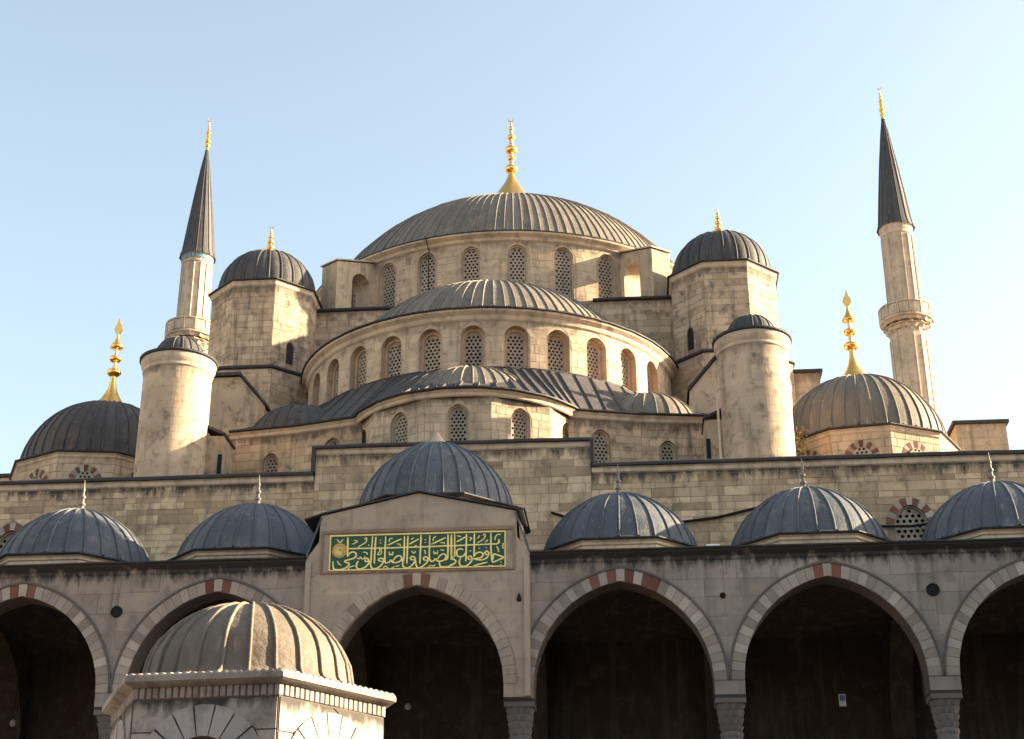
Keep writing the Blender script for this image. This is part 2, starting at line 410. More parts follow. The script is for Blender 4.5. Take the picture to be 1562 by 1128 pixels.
def voussoirs(th, mp, o, thick, n, mats, proud=.02, gap=.008, name='voussoir', depth=.03, cap=300):
    """ring of wedge stones round the arch head"""
    m = 240
    C = o.contour(m // 2); Co = o.contour(m // 2, thick); N = len(C)
    L_ = [0.]
    for a, b in zip(C[:-1], C[1:]): L_.append(L_[-1] + math.hypot(b[0] - a[0], b[1] - a[1]))
    def at(P, s):
        s = max(0, min(L_[-1], s)); lo, hi = 0, N - 1
        while hi - lo > 1:
            mid = (lo + hi) // 2
            if L_[mid] <= s: lo = mid
            else: hi = mid
        f = (s - L_[lo]) / max(1e-9, L_[hi] - L_[lo]); return (P[lo][0] + (P[hi][0] - P[lo][0]) * f, P[lo][1] + (P[hi][1] - P[lo][1]) * f)
    step = L_[-1] / n
    for i in range(n):
        a = i * step + gap / 2; b = (i + 1) * step - gap / 2; pr = proud + random.uniform(-.004, .004)
        ss = [a, (a + b) / 2, b] if i != n // 2 or o.k == 0 else [a, L_[-1] / 2, b]
        th_ = random.uniform(-.01, .012)
        inn = [at(C, s) for s in ss]; out = [at(Co, s) for s in ss]
        V = []; F = []
        for P in (inn, out):
            for x, z in P: V.append(mp(o.uc + x, z, pr))
        for P in (inn, out):
            for x, z in P: V.append(mp(o.uc + x, z, -depth))
        F = [(0, 1, 4, 3), (1, 2, 5, 4), (0, 6, 7, 1), (1, 7, 8, 2), (3, 4, 10, 9), (4, 5, 11, 10), (0, 3, 9, 6), (2, 8, 11, 5)]
        link(name, V, F, mats(i, n), th)

def gore_mesh(prof, N, rib_w, rib_h, bulge=0., m=None, lap=()):
    """one lead panel of a dome with the rolled seam on its edge; prof = [(r,z)] from rim to apex"""
    V = []; F = []; da = 2 * pi / N; a = da / 2
    K = 4; rows = []
    for i, (r, z) in enumerate(prof):
        p0 = prof[max(0, i - 1)]; p1 = prof[min(len(prof) - 1, i + 1)]
        tx, tz = p1[0] - p0[0], p1[1] - p0[1]; l = math.hypot(tx, tz) or 1; nr, nz = tz / l, -tx / l
        if nr < 0 and nz < 0: nr, nz = -nr, -nz
        o_ = lap[i] if lap else 0.
        row = []
        for j in range(K + 1):
            t = -a + da * j / K; q = 2 * j / K - 1; d = bulge * r * (1 - q * q) + o_
            rr = r + nr * d; row.append((rr * sin(t), -rr * cos(t), z + nz * d))
        # seam: roll over the +a edge
        w = min(rib_w, r * da * .45)
        f = min(1, r * da / (rib_w * 3)) if r > 0 else 0
        for (du, dh) in ((-.5, 0), (-.42, .75), (0, 1.), (.42, .75), (.5, 0)):
            t = a; rr = r + nr * (dh * rib_h * f + o_ - .002)
            x0, y0 = rr * sin(t), -rr * cos(t); tx_, ty_ = cos(t), sin(t)
            row.append((x0 + tx_ * du * w, y0 + ty_ * du * w, z + nz * (dh * rib_h * f + o_ - .002)))
        rows.append(row)
    n = K + 1 + 5
    for row in rows: V += row
    for i in range(len(prof) - 1):
        for j in list(range(K)) + list(range(K + 1, K + 5)):
            F.append((i * n + j, i * n + j + 1, (i + 1) * n + j + 1, (i + 1) * n + j))
    me = bpy.data.meshes.new('lead_panel'); me.from_pydata(V, [], F); me.materials.append(m or M_LEAD)
    me.polygons.foreach_set('use_smooth', [True] * len(me.polygons))
    return me

def cap_prof(Rr, h, z0, n=14, flare=None, r_end=.02, tip=0.):
    rs = (Rr * Rr + h * h) / (2 * h); a0 = math.asin(min(1, Rr / rs)) if h <= Rr else pi - math.asin(Rr / rs)
    P = [(rs * sin(a0 * (1 - i / n)), z0 + h - rs + rs * cos(a0 * (1 - i / n))) for i in range(n + 1)]
    P = [(r, z + tip * max(0, 1 - r / Rr) ** 2) for r, z in P]; P[-1] = (r_end, P[-1][1])
    return (flare or []) + P

def dome(th, cx, cy, prof, N, rib_w=.06, rib_h=.045, bulge=0., m=None, a0=-180., a1=180., laps=(.45,)):
    L_ = []
    for i in range(len(prof)):
        f = i / (len(prof) - 1); L_.append(sum(.016 for l in laps if f < l))
    L2 = [sum(.016 for l in laps if i / (len(prof) - 1) < l + .09) for i in range(len(prof))]
    ms = [gore_mesh(prof, N, rib_w, rib_h, bulge, m, q) for q in (L_, L2)]
    step = 360 / N; n0 = int(round((a1 - a0) / step))
    for i in range(n0):
        o = place('lead_panel', ms[random.random() < .4], (cx, cy, 0), R(a0 + step * (i + .5)), th)
        k = 1 + random.uniform(-.0014, .0014); o.scale = (k, k, 1)

def finial(th, x, y, z, segs, m, n=14, crescent=None):
    """segs: list of lathe profiles [(r,z)...] relative to z; first is the stem, others are balls"""
    o = MB().lathe(segs[0], (x, y, z), n).link('finial', m, th, True)
    for s in segs[1:]: MB().lathe(s, (x, y, z), n).link('ball', m, o, True)
    if crescent:
        zc, r, w = crescent; V = []; F = []
        N = 18
        for i in range(N + 1):
            t = R(-140 + 280 * i / N); k = (1 - abs(i / N * 2 - 1) ** 2) * w + .006
            for rr in (r - k, r):
                for d in (-.025, .025): V.append((x + rr * sin(t), y + d, z + zc - rr * cos(t)))
        for i in range(N):
            a = i * 4; b = a + 4; F += [(a, b, b + 2, a + 2), (a + 1, a + 3, b + 3, b + 1), (a, a + 1, b + 1, b), (a + 2, b + 2, b + 3, a + 3)]
        link('crescent', V, F, m, o)
    return o
def ball(z, r, h=None, n=8):
    h = h or r; return [(max(.004, r * sin(pi * i / n)), z - h * cos(pi * i / n)) for i in range(n + 1)]

def ring_strip(pts2, prof, closed=True):
    """sweep profile [(d_out, z)] round a polygon given as function pts(d)->[(x,y)]"""
    n = len(pts2(0.)); J = [0. if closed else random.uniform(-.012, .012) for _ in range(n)]
    mb = MB(); mb.rings([[(x, y, z + J[i]) for i, (x, y) in enumerate(pts2(d))] for d, z in prof], closed); return mb

def coping(th, name, ptsf, z, out=.1, h=.12, m=None, closed=True, back=.25):
    prof = [(-.02, z - .02), (out * .7, z - .01), (out, z + .02), (out, z + h * .7), (out * .6, z + h), (-back, z + h + .05)]
    return ring_strip(ptsf, prof, closed).link(name, m or M_EDGE, th)

# ================================================================== THE PLACE
B = 5.396           # bay width of the portico
g = MB().add([(-900, -900, 0), (900, -900, 0), (900, 900, 0), (-900, 900, 0)], [(0, 1, 2, 3)]).link('ground', M_PAVE); g['kind'] = 'structure'

# ------------------------------------------------------------------ hall front wall
YW = 7.3
hall = thing('prayer_hall', (0, YW, 0), 'broad tan block-stone front wall of the prayer hall behind the portico domes', 'building')
hw_ = MB(); F0 = Flat(0, YW, 0)
side_w = [Arch(s * 14.45, .52, 15.1, 16.28, .22) for s in (-1, 1)]
wall(hw_, F0, -26, 26, 12.9, 18.44, side_w, .5)
hl = MB(); wall(hl, F0, -26, 26, 0, 12.9, [Arch(0, 1.15, 0.01, 4.2, .3)], .5); hl.link('lower_wall', M_INT, hall)  # wall behind the arches takes the painted portico shade
hw_.box(-4.5, 4.5, YW - .002, YW + 1.6, 18.44, 19.36)
hw_.add([(-26, YW, 18.44), (26, YW, 18.44), (26, 58, 18.44), (-26, 58, 18.44), (-26, YW, 0), (26, YW, 0), (26, 58, 0), (-26, 58, 0)],
        [(0, 1, 2, 3), (0, 3, 7, 4), (1, 5, 6, 2), (3, 2, 6, 7)])
hw_.link('wall', M_MORTD, hall)
MB().add([(-25.8, YW + .3, 18.47), (25.8, YW + .3, 18.47), (25.8, 57.5, 18.47), (-25.8, 57.5, 18.47)], [(0, 1, 2, 3)]).link('roof', M_LEAD, hall)
for s in side_w:
    window(hall, F0, s, .12, .04, M_VW, cell=.19)
    voussoirs(hall, F0, s, .25, 11, lambda i, n: M_VR if i % 2 == 0 else M_VW, .02, .01)
stones(hall, F0, -4.5, 4.5, 14.2, 19.34, .27, .35, .95, M_HALLC, chvar=.3, jit=.005, cap=120)
for xa_, xb_ in ((4.5, 20), (-20, -4.5)): stones(hall, F0, xa_, xb_, 13.3, 18.42, .27, .32, .95, M_HALL, [w_ for w_ in side_w if xa_ < w_.uc < xb_], .24, chvar=.3, jit=.006, cap=210 if xa_ > 0 else 300)
def lin(pts):      # offset helper for straight copings facing -Y
    (xa, ya), (xb, yb) = pts; n = max(1, int(abs(xb - xa) / 1.1)); J = [random.uniform(-.01, .01) for _ in range(n + 1)]
    return lambda d: [(xa + (xb - xa) * i / n, ya + (yb - ya) * i / n - d - (J[i] if d > .03 else 0)) for i in range(n + 1)]
for xa, xb in ((-26, -4.53), (4.53, 26)):
    coping(hall, 'coping', lin([(xa, YW), (xb, YW)]), 18.45, .15, .15, closed=False, back=.5)
    ring_strip(lin([(xa, YW), (xb, YW)]), [(0.015, 18.24), (.06, 18.28), (.06, 18.40), (.11, 18.44)], False).link('cornice', M_TRIM, hall)
coping(hall, 'coping', lin([(-4.6, YW), (4.6, YW)]), 19.36, .15, .14, closed=False, back=1.6)
ring_strip(lin([(-4.5, YW), (4.5, YW)]), [(0.015, 19.16), (.05, 19.2), (.05, 19.3), (.1, 19.355)], False).link('cornice', M_TRIM, hall)
for s in (-1, 1): MB().box(s * 4.56 - .06, s * 4.56 + .06, YW - .14, YW + 1.7, 18.58, 19.44).link('end_flashing', M_EDGE, hall)
door = MB().box(-1.1, 1.1, YW + .42, YW + .5, 0, 5.8).link('door', M_WOOD, hall)
for s in (-1, 1): MB().box(s * .08 - .03, s * .08 + .03, YW + .37, YW + .42, 1.3, 1.6).link('door_handle', M_GOLD, door)

# ------------------------------------------------------------------ main dome, drum and square base
YD = 32.
md = thing('main_dome', (0, YD, 18.5), 'largest dome of all, ribbed lead with tall gilded finial above the windowed drum', 'dome')
drum = Cyl(0, YD, 10.1); mb = MB()
mo = [Arch(R(a) * 10.1, .46, 32.0, 34.05, .08) for a in [6 + 12 * k for k in range(-5, 5)]]
wall(mb, drum, R(-95) * 10.1, R(95) * 10.1, 31.2, 34.9, mo, .3); mb.link('drum_wall', M_MORT, md)
stones(md, drum, R(-66) * 10.1, R(66) * 10.1, 31.4, 34.78, .34, .6, 1.2, M_ST2, mo, .10, proud=.008, c=.006, gap=.008, cap=230)
for o in mo: window(md, drum, o, .14, .05, cell=.18)
def circ(cx, cy, r, n=96, a0=-180, a1=180):
    return lambda d: [(cx + (r + d) * sin(R(a0 + (a1 - a0) * i / n)), cy - (r + d) * cos(R(a0 + (a1 - a0) * i / n))) for i in range(n + (a1 - a0 < 360))]
ring_strip(circ(0, YD, 10.1), [(.015, 34.68), (.1, 34.74), (.14, 34.86), (.32, 34.98), (.34, 35.06)]).link('cornice', M_TRIM, md)
coping(md, 'coping', circ(0, YD, 10.1), 35.06, .36, .09, back=.2)
dome(md, 0, YD, cap_prof(9.8, 6.2, 35.14, 18, [(10.3, 35.12)]), 144, .055, .05, laps=(.2, .42, .64))
MB().tube([(10.62 * sin(R(-17.2)), YD - 10.62 * cos(R(-17.2)), 35.12), (10.16 * sin(R(-17.2)), YD - 10.16 * cos(R(-17.2)), 34.6), (10.13 * sin(R(-17.2)), YD - 10.13 * cos(R(-17.2)), 31.4)], .025, 5).link('lightning_cable', M_IRON, md)
finial(md, 0, YD, 0, [[(1.9, 41.0), (1.55, 41.6), (1.2, 42.2), (.88, 42.8), (.6, 43.25), (.38, 43.6), (.23, 43.95), (.15, 44.25), (.12, 44.6), (.09, 46.9), (.03, 47.45)],
       ball(44.5, .36, .26), ball(45.15, .22, .16), ball(45.7, .34, .26), ball(46.0, .16, .14), ball(46.5, .22, .17), ball(47.05, .15, .15)], M_GOLD, 18, (47.62, .17, .07))
# flying buttresses round the drum
for s in (-1, 1):
    for a in (36.8,):
        fa = Flat(0, YD, 0); t = R(s * a)
        mbx = MB(); pr = [(10.0, 31.2), (10.0, 34.75), (11.0, 34.95), (12.9, 34.7), (12.9, 31.2)]
        ar = Arch(10.98, .58, 31.25, 33.25)
        # radial wall with tunnel: profile in (r,z), thickness tangential
        for side in (-.5, .5):
            class Rad:
                Rr = None
                def __call__(q, u, z, d=0.):
                    z2 = z if z < 34.69 else 34.75 - (u - 10) * .32
                    w = side - d if side > 0 else side + d
                    w = side * 1.0 - (math.copysign(1, side) * -d)
                    return (u * sin(t) + cos(t) * w, YD - u * cos(t) + sin(t) * w, z2)
            wall(mbx, Rad(), 10.0, 12.5, 31.2, 34.7, [ar], .5)
        P = lambda u, z, w: (u * sin(t) + cos(t) * w, YD - u * cos(t) + sin(t) * w, z)
        z_o = 34.75 - 2.5 * .32; z_i = 34.75
        mbx.add([P(12.5, 31.2, -.5), P(12.5, 31.2, .5), P(12.5, z_o, .5), P(12.5, z_o, -.5), P(10.0, z_i, -.5), P(10.0, z_i, .5)], [(0, 1, 2, 3), (3, 2, 5, 4)])
        mbx.link('flying_buttress', M_ST2, md)
        MB().add([P(12.58, z_o + .01, -.57), P(12.58, z_o + .01, .57), P(10.1, z_i + .01, .57), P(10.1, z_i + .01, -.57), P(12.58, z_o + .08, -.57), P(12.58, z_o + .08, .57), P(10.1, z_i + .08, .57), P(10.1, z_i + .08, -.57)],
                 [(0, 1, 5, 4), (4, 5, 6, 7), (1, 2, 6, 5), (0, 4, 7, 3)]).link('buttress_cap', M_TRIM, md)
# square base carrying the drum
bs = MB(); bs.box(-9.6, 9.6, 21.5, 42.5, 18.46, 31.35); bs.link('base_wall', M_MORTD, md)
FB = Flat(0, 21.5, 0)
for s in (-1, 1): stones(md, FB, min(s * 3.2, s * 8.6), max(s * 3.2, s * 8.6), 26.8, 31.2, .30, .5, 1.0, M_ST, name='base_stone', cap=150)
for s in (-1, 1):
    xa, xb = sorted((s * 4.4, s * 9.8))
    coping(md, 'coping', lin([(xa, 21.5), (xb, 21.5)]), 31.3, .14, .14, closed=False, back=3)
    xa, xb = sorted((s * 3.4, s * 5.4))
    MB().box(xa, xb, 20.2, 21.49, 27.5, 29.45).link('stepped_pier', M_ST, md)
    coping(md, 'coping', lin([(xa - .05, 20.2), (xb + .05, 20.2)]), 29.45, .1, .12, closed=False, back=1.2)

# ------------------------------------------------------------------ great half dome with its drum
YS = 21.
sdm = thing('half_dome', (0, YS, 18.5), 'wide ribbed lead half dome with a row of arched windows below the main dome', 'dome')
sdr = Cyl(0, YS, 7.75); mb = MB()
so_ = [Arch(R(12.3 * k) * 7.75, .46, 24.72, 26.03) for k in range(-5, 6)]
A_S = 78
wall(mb, sdr, R(-A_S) * 7.75, R(A_S) * 7.75, 22.6, 26.95, so_, .32); mb.link('drum_wall', M_MORT, sdm)
stones(sdm, sdr, R(-A_S) * 7.75, R(A_S) * 7.75, 24.1, 26.72, .33, .55, 1.05, M_ST2, so_, .06, proud=.008, c=.006, gap=.008)
for o in so_: window(sdm, sdr, o, .30, .13, M_NICHE, cell=.165)
ring_strip(circ(0, YS, 7.75, 80, -84, 84), [(.015, 26.66), (.08, 26.72), (.12, 26.86), (.27, 26.98), (.29, 27.06)], False).link('cornice', M_TRIM, sdm)
coping(sdm, 'coping', circ(0, YS, 7.75, 80, -84, 84), 27.06, .36, .1, closed=False, back=.2)
dome(sdm, 0, YS, cap_prof(6.75, 4.1, 27.25, 16, [(7.9, 27.17)]), 90, .055, .055, a0=-90, a1=90, laps=(.3, .55, .75))

# ------------------------------------------------------------------ exedra walls (central and two side ones), their small half domes and the skirt roof
ZE = 21.95
cex = thing('exedra', (0, 13, 18.5), 'central rounded bay with pierced windows under a small half dome', 'exedra')
RC = 4.35; ap = RC * cos(R(15))
for k, a in enumerate((-60, -30, 0, 30, 60)):
    f = Flat(ap * sin(R(a)), 13 - ap * cos(R(a)), a); hwid = RC * sin(R(15))
    o = Arch(0, .37, 19.35, 21.02, .18); mb = MB(); wall(mb, f, -hwid, hwid, 18.46, 21.85, [o], .2); mb.link('wall', M_MORT, cex)
    stones(cex, f, -hwid + .004, hwid - .004, 18.5, 21.72, .3, .42, .85, M_ST2, [o], .05, proud=.01, c=.008)
    window(cex, f, o, .13, .04, cell=.145)
def c_out(d): return [((RC + d) * sin(R(a)), 13 - (RC + d) * cos(R(a))) for a in range(-75, 76, 5)]
ring_strip(c_out, [(.015, 21.66), (.06, 21.7), (.06, 21.8), (.16, 21.9)], False).link('cornice', M_TRIM, cex)
coping(cex, 'coping', c_out, 21.9, .24, .1, closed=False, back=.3)
dome(cex, 0, 13, cap_prof(3.25, 2.3, 22.05, 14, [(4.4, 22.02)]), 42, .06, .055, a0=-130, a1=130, laps=(.35, .6))
E_R = [(3.66, 10.93), (6.2, 11.65), (8.75, 12.05)]
for s in (-1, 1):
    sx = thing('exedra', (s * 6.3, 12.5, 18.5), 'side bay with two pierced windows at the %s of the central rounded bay' % ('left' if s < 0 else 'right'), 'exedra')
    pts = [(s * x, y) for x, y in E_R]
    if s < 0: pts = pts[::-1]
    for (xa, ya), (xb, yb) in zip(pts[:-1], pts[1:]):
        L_ = math.hypot(xb - xa, yb - ya); a = math.degrees(math.atan2(yb - ya, xb - xa)); f = Flat((xa + xb) / 2, (ya + yb) / 2, a)
        outer = abs(xa + xb) > 12.5
        o = Arch((-s * .15 if not outer else -s * .35), .31 if not outer else .27, 19.4, 20.95 if not outer else 20.7, .12); mb = MB()
        wall(mb, f, -L_ / 2, L_ / 2, 18.46, 21.85, [o], .22); mb.link('wall', M_MORTD, sx)
        stones(sx, f, -L_ / 2, L_ / 2, 18.5, 21.72, .3, .4, .9, M_ST, [o], .05)
        window(sx, f, o, .14, .04, cell=.145)
    def s_out(d, pts=pts): return [(x, y - d) for x, y in pts]
    ring_strip(s_out, [(.015, 21.66), (.06, 21.7), (.06, 21.8), (.14, 21.9)], False).link('cornice', M_TRIM, sx)
    coping(sx, 'coping', s_out, 21.9, .22, .1, closed=False, back=.4)
    dome(sx, s * 6.5, 13.7, cap_prof(2.0, 1.5, 21.98, 10), 26, .06, .05, a0=-130, a1=130, m=M_LEAD if s > 0 else M_LEADD)  # sunlit right, shaded left: the difference is put into the lead colour
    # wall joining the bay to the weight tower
    MB().box(min(s * 8.7, s * 9.4), max(s * 8.7, s * 9.4), 12.06, 18, 18.46, 21.9).link('return_wall', M_ST, sx)
# skirt roof from the drum down to the bays
inner = [(7.85 * sin(R(a)), YS - 7.85 * cos(R(a)), 24.66) for a in (-74, -66, -56, -45, -34, -24, -16, -8, 0, 8, 16, 24, 34, 45, 56, 66, 74)]
outer = [(-9.3, 13.2), (-8.7, 12.1), (-7.4, 11.9), (-6.1, 11.7), (-5, 11.4), (-4.05, 10.95), (-3.25, 9.9), (-2, 9.2), (0, 8.8), (2, 9.2), (3.25, 9.9), (4.05, 10.95), (5, 11.4), (6.1, 11.7), (7.4, 11.9), (8.7, 12.1), (9.3, 13.2)]
for i in range(len(inner) - 1):
    n = 3 if 4 < i < 11 else 2
    for k in range(n):
        V = []; F = []
        def lp(P, Q, t): return Vector(P).lerp(Vector(Q), t)
        a0_, a1_ = k / n, (k + 1) / n
        I0, I1 = lp(inner[i], inner[i + 1], a0_), lp(inner[i], inner[i + 1], a1_)
        oi, oj = (*outer[i], 22.02), (*outer[i + 1], 22.02)
        O0, O1 = lp(oi, oj, a0_), lp(oi, oj, a1_)
        nn = (I1 - I0).cross(O0 - I0).normalized(); nn = nn if nn.z > 0 else -nn
        V = [I0, I1, O1, O0]; F = [(0, 1, 2, 3)]
        tt = (I1 - I0).normalized() * .035
        V += [I0 - tt, I0 + nn * .06, I0 + tt, O0 - tt, O0 + nn * .06, O0 + tt]; F += [(4, 5, 8, 7), (5, 6, 9, 8)]
        link('lead_panel', V, F, M_LEADD, sdm)
V = []; F = []
for k in range(-30, 31):
    a = R(k * 2.6); zz = 24.68 + (.09 if (abs(k * 2.6) + 6.15) % 12.3 > 6.9 or (abs(k * 2.6) + 6.15) % 12.3 < 5.4 else -.02)
    V += [(7.77 * sin(a), YS - 7.77 * cos(a), zz), (7.80 * sin(a), YS - 7.80 * cos(a), 24.4)]
for i in range(60): F.append((2 * i, 2 * i + 2, 2 * i + 3, 2 * i + 1))
link('flashing', V, F, M_EDGE, sdm)

# ------------------------------------------------------------------ octagonal weight towers
for s in (-1, 1):
    cx, cy = s * 10.05, 21.
    wt = thing('weight_tower', (cx, cy, 18.5), 'octagonal stone tower with fluted lead dome and gilded finial, %s of the main dome' % ('left' if s < 0 else 'right'), 'tower', 'pair of octagonal towers flanking the main dome')
    RO = 2.38; apo = RO * cos(R(22.5)); hs = RO * sin(R(22.5))
    MB().prism(poly(cx, cy, RO, 8, 22.5), 18.46, 31.6).link('wall', M_MORTD, wt)
    for a in (-90, -45, 0, 45, 90):
        f = Flat(cx + apo * sin(R(a)), cy - apo * cos(R(a)), a)
        slit = [Arch(0, .17, 27.9, 28.75)] if a == -s * 45 else []
        stones(wt, f, -hs + .004, hs - .004, 27.3, 31.42, .29, .42, .85, M_ST, slit, .02, gap=.009, proud=.009)
        if slit: MB().box(-.16, .16, -.03, .02, 27.9, 28.9); lk = Flat(f.x, f.y, a); link('slit_window', [lk(-.17, 27.9, .004), lk(.17, 27.9, .004), lk(.17, 28.75, .004), lk(.1, 28.88, .004), lk(0, 28.93, .004), lk(-.1, 28.88, .004), lk(-.17, 28.75, .004)], [tuple(range(7))], M_PANE, wt)
    def po(d, n=8, cx=cx, cy=cy, RO=RO): return poly(cx, cy, RO + d, n, 22.5)
    ring_strip(po, [(.015, 31.36), (.07, 31.42), (.07, 31.52), (.12, 31.6)]).link('cornice', M_TRIM, wt)
    coping(wt, 'coping', po, 31.6, .2, .09, back=.6)
    dome(wt, cx, cy, cap_prof(2.12, 2.3, 31.7, 14, [(2.3, 31.66)]), 24, .08, .07, bulge=.025, m=M_LEADD, laps=())
    finial(wt, cx, cy, 33.95, [[(.5, -.02), (.3, .1), (.16, .3), (.08, .5), (.05, 1.1), (.02, 1.5)], ball(.42, .19, .13), ball(.72, .15, .11), ball(.98, .12, .1), ball(1.2, .08, .08)], M_GOLD, 12, (1.5, .1, .04) if s < 0 else None)
    # stepped pier below
    RB = 2.85; apb = RB * cos(R(22.5)); hb = RB * sin(R(22.5))
    MB().prism(poly(cx, cy, RB, 8, 22.5), 18.46, 27.3).link('pier', M_MORTD, wt)
    for a in (-90, -45, 0, 45):
        if s > 0 and a == -90 or s < 0 and a == -90: pass
        f = Flat(cx + apb * sin(R(a)), cy - apb * cos(R(a)), a); stones(wt, f, -hb + .004, hb - .004, 22.6, 27.25, .32, .5, 1., M_ST, name='pier_stone', cap=120)
    def pb(d, cx=cx, cy=cy): return poly(cx, cy, RB + d, 8, 22.5)
    coping(wt, 'coping', pb, 27.3, .1, .13, back=.6)
    # raking buttress in front of the pier
    xs = [(s * 8.1, 18.46), (s * 8.1, 23.9), (s * 9.15, 25.15), (s * 11.2, 25.15), (s * 11.2, 18.46)]
    V = [(x, 14.3, z) for x, z in xs] + [(x, 18.6, z) for x, z in xs]; n = 5
    link('raking_buttress', V, [tuple(range(n)), tuple(range(2 * n - 1, n - 1, -1))] + [(i, (i + 1) % n, n + (i + 1) % n, n + i) for i in range(n)], M_ST, wt)
    V = []
    for x, z in [(s * 8.02, 23.85), (s * 9.12, 25.18), (s * 11.25, 25.18)]:
        for yy in (14.16, 18.7):
            for dz in (0, .13): V.append((x, yy, z + dz))
    link('coping', V, [(0, 4, 5, 1), (4, 8, 9, 5), (1, 5, 7, 3), (5, 9, 11, 7), (0, 1, 3, 2), (0, 2, 6, 4), (4, 6, 10, 8)], M_EDGE, wt)

# ------------------------------------------------------------------ round stair towers
for s in (-1, 1):
    cx, cy = s * 10.13, 9.66
    rtw = thing('stair_tower', (cx, cy, 18.5), 'round stone turret with small fluted lead cap on the %s of the hall roof' % ('left' if s < 0 else 'right'), 'turret', 'pair of round turrets on the hall front')
    c = Cyl(cx, cy, 1.19)
    mb = MB(); mb.lathe([(1.24, 18.46), (1.19, 18.8), (1.19, 23.5)], (cx, cy, 0), 48); mb.link('wall', M_MORT, rtw, True)
    stones(rtw, c, R(-115) * 1.19, R(115) * 1.19, 18.6, 23.22, .29, .38, .75, M_TUR, proud=.003, gap=.004, c=.003, jit=.0012)
    mb = MB(); mb.lathe([(1.2, 23.18), (1.23, 23.2), (1.24, 23.27), (1.22, 23.3), (1.24, 23.34), (1.30, 23.45), (1.32, 23.62), (1.30, 23.68)], (cx, cy, 0), 48); mb.link('cornice', M_TRIM, rtw, True)
    mb = MB(); mb.lathe([(1.3, 23.66), (1.38, 23.68), (1.38, 23.76), (1.1, 23.86), (.8, 23.92)], (cx, cy, 0), 48); mb.link('eave', M_EDGE, rtw, True)
    dome(rtw, cx, cy, cap_prof(.86, .82, 23.88, 10), 16, .06, .05, bulge=.03, m=M_LEADD, laps=())
    # small lean-to beside the turret
    xa, xb = sorted((s * 8.35, s * 9.05)); V = []
    MB().add([(xa, 9.9, 18.46), (xb, 9.9, 18.46), (xb, 9.9, 21.0 + (.35 if s < 0 else .0) * 0), (xa, 9.9, 21.0), (xa, 11.2, 18.46), (xb, 11.2, 18.46), (xb, 11.2, 21.0), (xa, 11.2, 21.0)],
             [(0, 1, 2, 3), (0, 4, 7, 3), (1, 5, 6, 2), (3, 2, 6, 7)]).link('lean_to', M_ST, rtw)
    zi, zo = 20.98, 21.35
    za, zb_ = (zo, zi) if s < 0 else (zi, zo)
    MB().add([(xa - .05, 9.8, za), (xb + .05, 9.8, zb_), (xb + .05, 11.3, zb_), (xa - .05, 11.3, za), (xa - .05, 9.8, za + .1), (xb + .05, 9.8, zb_ + .1), (xb + .05, 11.3, zb_ + .1), (xa - .05, 11.3, za + .1)],
             [(0, 1, 5, 4), (4, 5, 6, 7), (1, 2, 6, 5), (0, 4, 7, 3), (0, 3, 2, 1)]).link('coping', M_EDGE, rtw)
    if s > 0: MB().tube([(8.78, 8.95, 18.5), (8.78, 8.95, 21.6), (8.9, 9.3, 21.9)], .045, 6).link('drainpipe', M_TRIM, rtw)
    MB().box(s * 8.45 - .07, s * 8.45 + .07, 9.86, 9.91, 18.9, 20.3).link('doorway', M_PANE, rtw)

